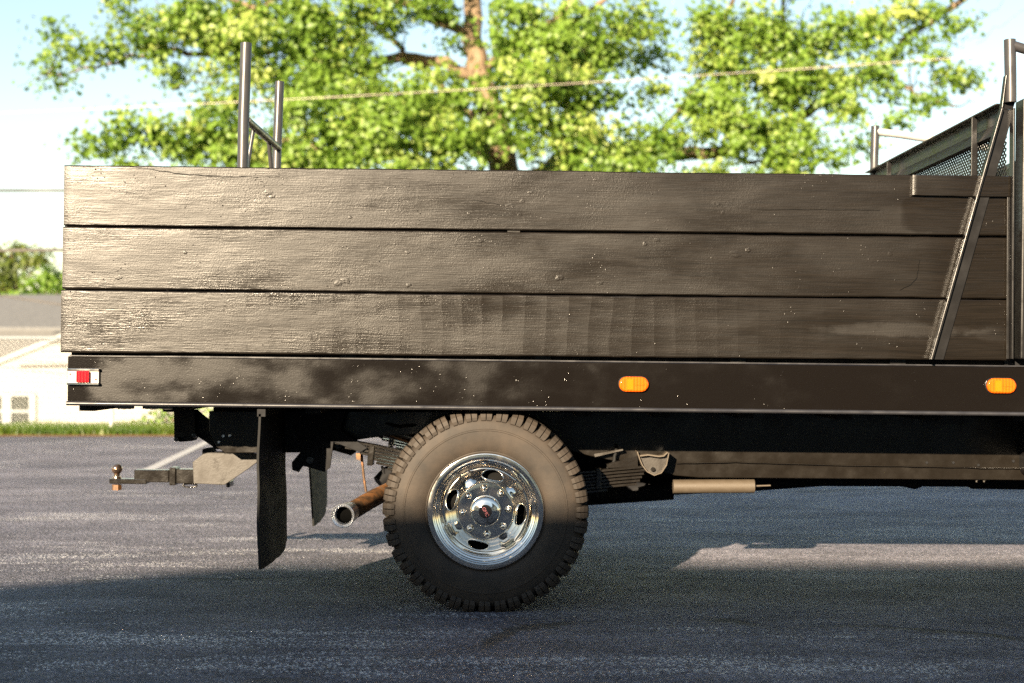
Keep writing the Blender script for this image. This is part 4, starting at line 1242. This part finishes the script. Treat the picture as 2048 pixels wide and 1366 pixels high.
b = MB(); b.box(L(600,850,.7).x, L(1330,850,.7).x, .70, FAR-.70, L(900,840,.7).z-.05, zc0-.001); b.build('underbody_filler', M['dark'], truck)
b = MB(); b.box(L(1360,850,.7).x, L(2200,850,.7).x, .70, FAR-.70, L(1500,940,.7).z, zc0-.001); b.build('underbody_filler', M['dark'], truck)
b = MB(); b.box(L(430,850,.7).x, L(590,850,.7).x, .66, FAR-.66, L(500,898,.7).z, zc0-.001); b.build('rear_crossmember', M['dark'], truck)

# brake line, hose and hanging bolts along the chassis
b = MB(); b.tube(wob([L(1352, 926, YR-.012), L(1500, 925, YR-.014), L(1700, 931, YR-.012), L(1900, 934, YR-.015), L(2060, 937, YR-.012)], .0012, 6), .0032, 8); b.build('brake_line', M['tar'], truck, smooth=60)
b = MB(); b.tube(wob([L(1235, 890, .58), L(1225, 925, .56), L(1195, 955, .60), L(1120, 965, .66)], .002, 6), .007, 10); b.build('brake_hose', M['flap'], truck, smooth=60)
for px in (1953, 1968):
    p = L(px, 954, YR+.02); q = L(px, 964, YR+.02)
    b = MB(); b.tube([p, q], .0045, 8); b.tube([p.lerp(q, .35), p.lerp(q, .7)], .008, 6); b.build('hanging_bolt', M['plate'], truck)
b = MB(); b.tube(wob([L(735, 842, .62), L(800, 852, .60), L(870, 850, .62), L(930, 870, .66)], .002, 6), .008, 10); b.build('brake_hose', M['flap'], truck, smooth=60)
# exhaust
T0 = L(685.5, 1032, .16); T1 = L(712, 1017, .36); T2 = L(750, 995, .55); T3 = L(790, 975, .72); T4 = L(850, 935, .82); T5 = L(960, 900, .86)
b = MB(); b.tube(wob([T1*.6+T0*.4, T1, T2, T3, T4, T5], 0, 6), .037, 18, True); ex_o = b.build('exhaust_pipe', M['rust'], truck, smooth=50)
ax = Vector((.16, 1.0, .06)).normalized()
b = MB()
q = ax.to_track_quat('Y', 'Z').to_matrix()
lp = MB(); lp.lathe([(.034, .11), (.0405, .10), (.043, .05), (.0475, .006), (.0485, 0), (.0465, -.002), (.0440, .001), (.0375, .006), (.0345, .012), (.0335, .03)], 40)
for i, p in enumerate(lp.v): lp.v[i] = tuple(q @ Vector(p) + T0)
lp.build('tip_flare', M['tip'], ex_o, smooth=50)
lp = MB(); lp.lathe([(.0333, .026), (.0325, .05), (.0, .05)], 32)
for i, p in enumerate(lp.v): lp.v[i] = tuple(q @ Vector(p) + T0)
lp.build('tip_bore', M['soot'], ex_o, smooth=50)
b = MB(); b.tube([L(723, 908, .56), L(727, 950, .56), L(732, 984, .56)], .0055, 8); b.build('exhaust_hanger', M['rust'], truck, smooth=50)
b = MB(); b.prism(polyL([(713,906),(722,906),(722,921),(713,918)], .55), .53, .57); b.build('hanger_block', M['rust'], truck)
b = MB(); b.tube([L(764, 932, .60), L(768, 948, .60)], .006, 8); b.build('exhaust_hanger', M['dark'], truck)
b = MB(); b.tube([L(759, 966, .95), L(775, 950, .97), L(830, 930, 1.0), L(900, 920, 1.02)], [.036, .04, .04, .04], 16); b.build('brake_canister', M['dark'], truck, smooth=50)

# ------------------------------------------------------------------ wheels
RT = .406
def rim_mesh(name, parent, loc, flip=1):
    prof = [(.213,.03),(.219,.018),(.2275,.010),(.229,.005),(.227,.0015),(.222,.0),(.208,.001),(.2045,.004),(.203,.012),(.198,.0165),(.196,.027),(.1905,.030),(.189,.041),(.1835,.0445),(.182,.056),(.176,.060),(.172,.066),
            (.168,.0675),(.164,.067),(.160,.065),(.156,.0625),(.152,.060),(.148,.0572),(.144,.0545),(.140,.0518),(.136,.049),(.132,.0462),(.128,.0434),(.124,.0406),(.120,.0376),(.116,.0345),(.113,.0315),(.1115,.0285),(.109,.0265),(.104,.026),(.090,.026),(.075,.026),(.062,.026)]
    n = 224
    holes = [R(79), R(163.5), R(258), R(353)]
    bars = [R(121), R(210), R(305), R(36)]
    vs = []; fs = []
    m = len(prof)
    for k in range(n):
        a = 2*math.pi*k/n
        for r, y in prof:
            if .113 < r < .170:
                w_ = 0
                for h in bars:
                    d = (a-h+math.pi) % (2*math.pi) - math.pi
                    w_ = max(w_, math.exp(-(d/.16)**4))
                y -= .010*w_*math.sin(math.pi*(r-.113)/.057)
            vs.append((r*math.cos(a), y, r*math.sin(a)))
    for k in range(n):
        a = 2*math.pi*(k+.5)/n
        k2 = (k+1) % n
        for i in range(m-1):
            rc = (prof[i][0]+prof[i+1][0])/2
            cut = False
            for h in holes:
                d = (a-h+math.pi) % (2*math.pi) - math.pi
                if (d*rc/.043)**2 + ((rc-.142)/.0195)**2 < 1: cut = True
            if not cut:
                fs.append((k*m+i, k*m+i+1, k2*m+i+1, k2*m+i))
    b = MB(); b.add(vs, fs)
    o = b.build(name, M['chrome'], parent, smooth=32)
    o.location = loc
    if flip < 0: o.rotation_euler = (0, 0, math.pi)
    for h in holes:
        ring = []
        for k in range(37):
            t = 2*math.pi*k/36
            r = .142 + .0202*math.sin(t); a = h + .0442*math.cos(t)/r
            y = float(np.interp(r, [.11, .116, .168], [.027, .0345, .0675]))
            ring.append((r*math.cos(a), y-.001, r*math.sin(a)))
        b = MB(); b.tube(ring, .0028, 8, False); b.build('hand_hole_edge', M['chrome'], o, smooth=60)
    b = MB(); b.lathe([(.200,.10),(.06,.10)], 40); b.build('brake_drum', M['hole'], o)
    b = MB(); b.lathe([(.0625,.0275),(.061,.024),(.0605,.008),(.058,.001),(.052,-.004),(.042,-.0075),(.031,-.009),(.029,-.0102),(.0265,-.0102),(.0,-.0102)], 56); b.build('hub_cap', M['chrome'], o, smooth=40)
    b = MB(); b.lathe([(.0255,-.0103),(.0255,-.0115),(.0,-.0115)], 40); b.build('emblem', M['capblack'], o)
    for k in range(8):
        a = R(94.6 + 45*k)
        c_ = (.0905*math.cos(a), .0, .0905*math.sin(a))
        b = MB(); b.lathe([(.0135,.027),(.0145,.024),(.0125,.021),(.0095,.018)], 18, c_)
        b.tube([(c_[0], .020, c_[2]), (c_[0], .006, c_[2])], .0092, 6); b.ball((c_[0], .006, c_[2]), .0086, 12, 8, 1, .55, 1)
        b.build('lug_nut', M['chrome'], o, smooth=40, weld=False)
    return o
def tyre(parent, blocks=True):
    W2 = .222
    half = [(.212,.024),(.222,.017),(.232,.011),(.236,.0125),(.240,.0095),(.262,.003),(.290,.0),(.315,.001),(.3165,-.0008),(.322,-.0006),(.3235,.0018),(.345,.004),(.345,.004),(.360,.009),(.374,.019),(.382,.034)]
    prof = half + [(r, W2-y) for r, y in half[-2::-1]]
    b = MB(); b.lathe(prof, 128)
    b.v = [(x, y, max(z, -.400)) for x, y, z in b.v]
    t = b.build('tyre', M['rubber'], parent, smooth=40)
    NB = 40
    pitch = 2*math.pi/NB
    sec = [(.352,.0085),(.358,.003),(.370,.002),(.386,.007),(.401,.018),(RT,.030),(RT,.100),(.386,.100),(.386,.055),(.370,.024),(.352,.012)]
    def blk(mb, rot):
        for (a0, a1) in ((-.40, -.022), (.022, .40)):
            n = len(sec); vs = []
            for a in (a0, a1):
                for r, y in sec:
                    fl = (.86 if r > .395 else 1.0) if r > .36 else .9
                    sk = (.100-y)*1.1*pitch*2
                    aa = rot + a*pitch*fl
                    vs.append((r*math.cos(aa), y, r*math.sin(aa)))
            fs = [tuple(range(n)), tuple(range(2*n-1, n-1, -1))] + [(i, n+i, n+(i+1) % n, (i+1) % n) for i in range(n)]
            mb.add(vs, fs)
    if blocks:
        b = MB(); blk(b, 0)
        first = b.build('tread_block', M['rubber'], parent, bevel=.002)
        for k in range(1, NB):
            c_ = first.copy(); COL.objects.link(c_); c_.parent = parent; c_.rotation_euler = (0, -k*pitch + random.gauss(0, .006), 0)
    else:
        b = MB()
        for k in range(NB): blk(b, k*pitch)
        b.build('tread', M['rubber'], parent)
    b = MB()
    for k in range(NB):   # centre ribs and the inner shoulder
        for (a0, a1, y0, y1) in ((-.1, .55, .104, .150), (-.4, .3, .154, .214)):
            A0 = (k+a0)*pitch; A1 = (k+a1)*pitch
            b.hexa([(r*math.cos(a), y, r*math.sin(a)) for r in (.386, RT-.001) for (a, y) in ((A0, y0), (A1, y0), (A1, y1), (A0, y1))])
    o = b.build('inner_tread', M['rubber'], parent); o['kind'] = 'stuff'
    return t
def wheel_loc(x, y): return Vector((x, y, WZ + (x-pc.x)*0))
wheel = rim_mesh('wheel', truck, Vector((pc.x, .045, WZ)))
tyre(wheel)
# emblem letters, turned with the wheel
cu = bpy.data.curves.new('letters', 'FONT'); cu.body = 'GMC'; cu.size = .0185; cu.align_x = 'CENTER'; cu.align_y = 'CENTER'; cu.extrude = .0006; cu.space_character = .95
tmp = bpy.data.objects.new('letters', cu); COL.objects.link(tmp)
dg = bpy.context.evaluated_depsgraph_get()
me = bpy.data.meshes.new_from_object(tmp.evaluated_get(dg))
bpy.data.objects.remove(tmp)
me.materials.clear(); me.materials.append(M['red_letter'])
lo = bpy.data.objects.new('emblem_lettering', me); COL.objects.link(lo); lo.parent = wheel
lo.location = (0, -.0122, 0); lo.rotation_euler = Matrix.Rotation(R(62), 3, 'Y').to_4x4().to_3x3().__matmul__(Matrix.Rotation(R(90), 3, 'X')).to_euler()

def plain_wheel(x, y, flip=1):
    b = MB(); b.lathe([(.213,.03),(.229,.006),(.227,.0),(.206,.001),(.200,.02),(.180,.06),(.150,.06),(.110,.03),(.06,.026),(.05,.0),(.0,-.004)], 48)
    w_ = b.build('wheel', M['chrome'], truck, smooth=32)
    w_.location = (x, y, WZ + (x-pc.x)*SR*1.0)
    if flip < 0: w_.rotation_euler = (0, 0, math.pi)
    tyre(w_, False)
    return w_
plain_wheel(pc.x, .282)
plain_wheel(pc.x, FAR-.045, -1)
plain_wheel(pc.x, FAR-.282, -1)
XW2 = pc.x + 4.25
plain_wheel(XW2, .12)
plain_wheel(XW2, FAR-.12, -1)

# ------------------------------------------------------------------ cab and nose, beyond the right edge of the picture
x0 = XE + .02
zg = .52
prof = [(x0, zg), (x0, 1.42), (x0+.10, 1.93), (x0+.35, 1.99), (x0+1.45, 1.99), (x0+1.95, 1.45), (x0+3.25, 1.36), (x0+3.38, 1.20), (x0+3.38, .62), (x0+3.2, zg)]
XWl = XW2
arch = []
for k in range(13):
    a = math.pi*k/12
    arch.append((XWl + .50*math.cos(a), zg + .42*math.sin(a)))
arch = [p for p in arch if p[0] < x0+3.2]
b = MB(); b.prism(prof + arch, .04, FAR-.04); b.build('cab', M['gloss'], truck, bevel=.03, smooth=30)
for yy, y2 in ((.034, .039), (FAR-.039, FAR-.034)):
    b = MB(); b.prism([(x0+.15, 1.43), (x0+.18, 1.88), (x0+.36, 1.92), (x0+.78, 1.92), (x0+.78, 1.43)], yy, y2); b.build('side_window', M['glass_dark'], truck)
    b = MB(); b.prism([(x0+.86, 1.43), (x0+.86, 1.92), (x0+1.40, 1.92), (x0+1.78, 1.47), (x0+1.78, 1.43)], yy, y2); b.build('side_window', M['glass_dark'], truck)
b = MB(); b.box(x0+3.385, x0+3.55, .02, FAR-.02, .50, .72); b.build('front_bumper', M['chrome'], truck, bevel=.03)
for y in (.12, FAR-.42):
    b = MB(); b.box(x0+3.382, x0+3.40, y, y+.30, .86, 1.06); b.build('headlight', M['white_lens'], truck, bevel=.01)
b = MB(); b.box(x0+3.382, x0+3.41, .46, FAR-.46, .80, 1.12); b.build('grille', M['chrome'], truck, bevel=.01)
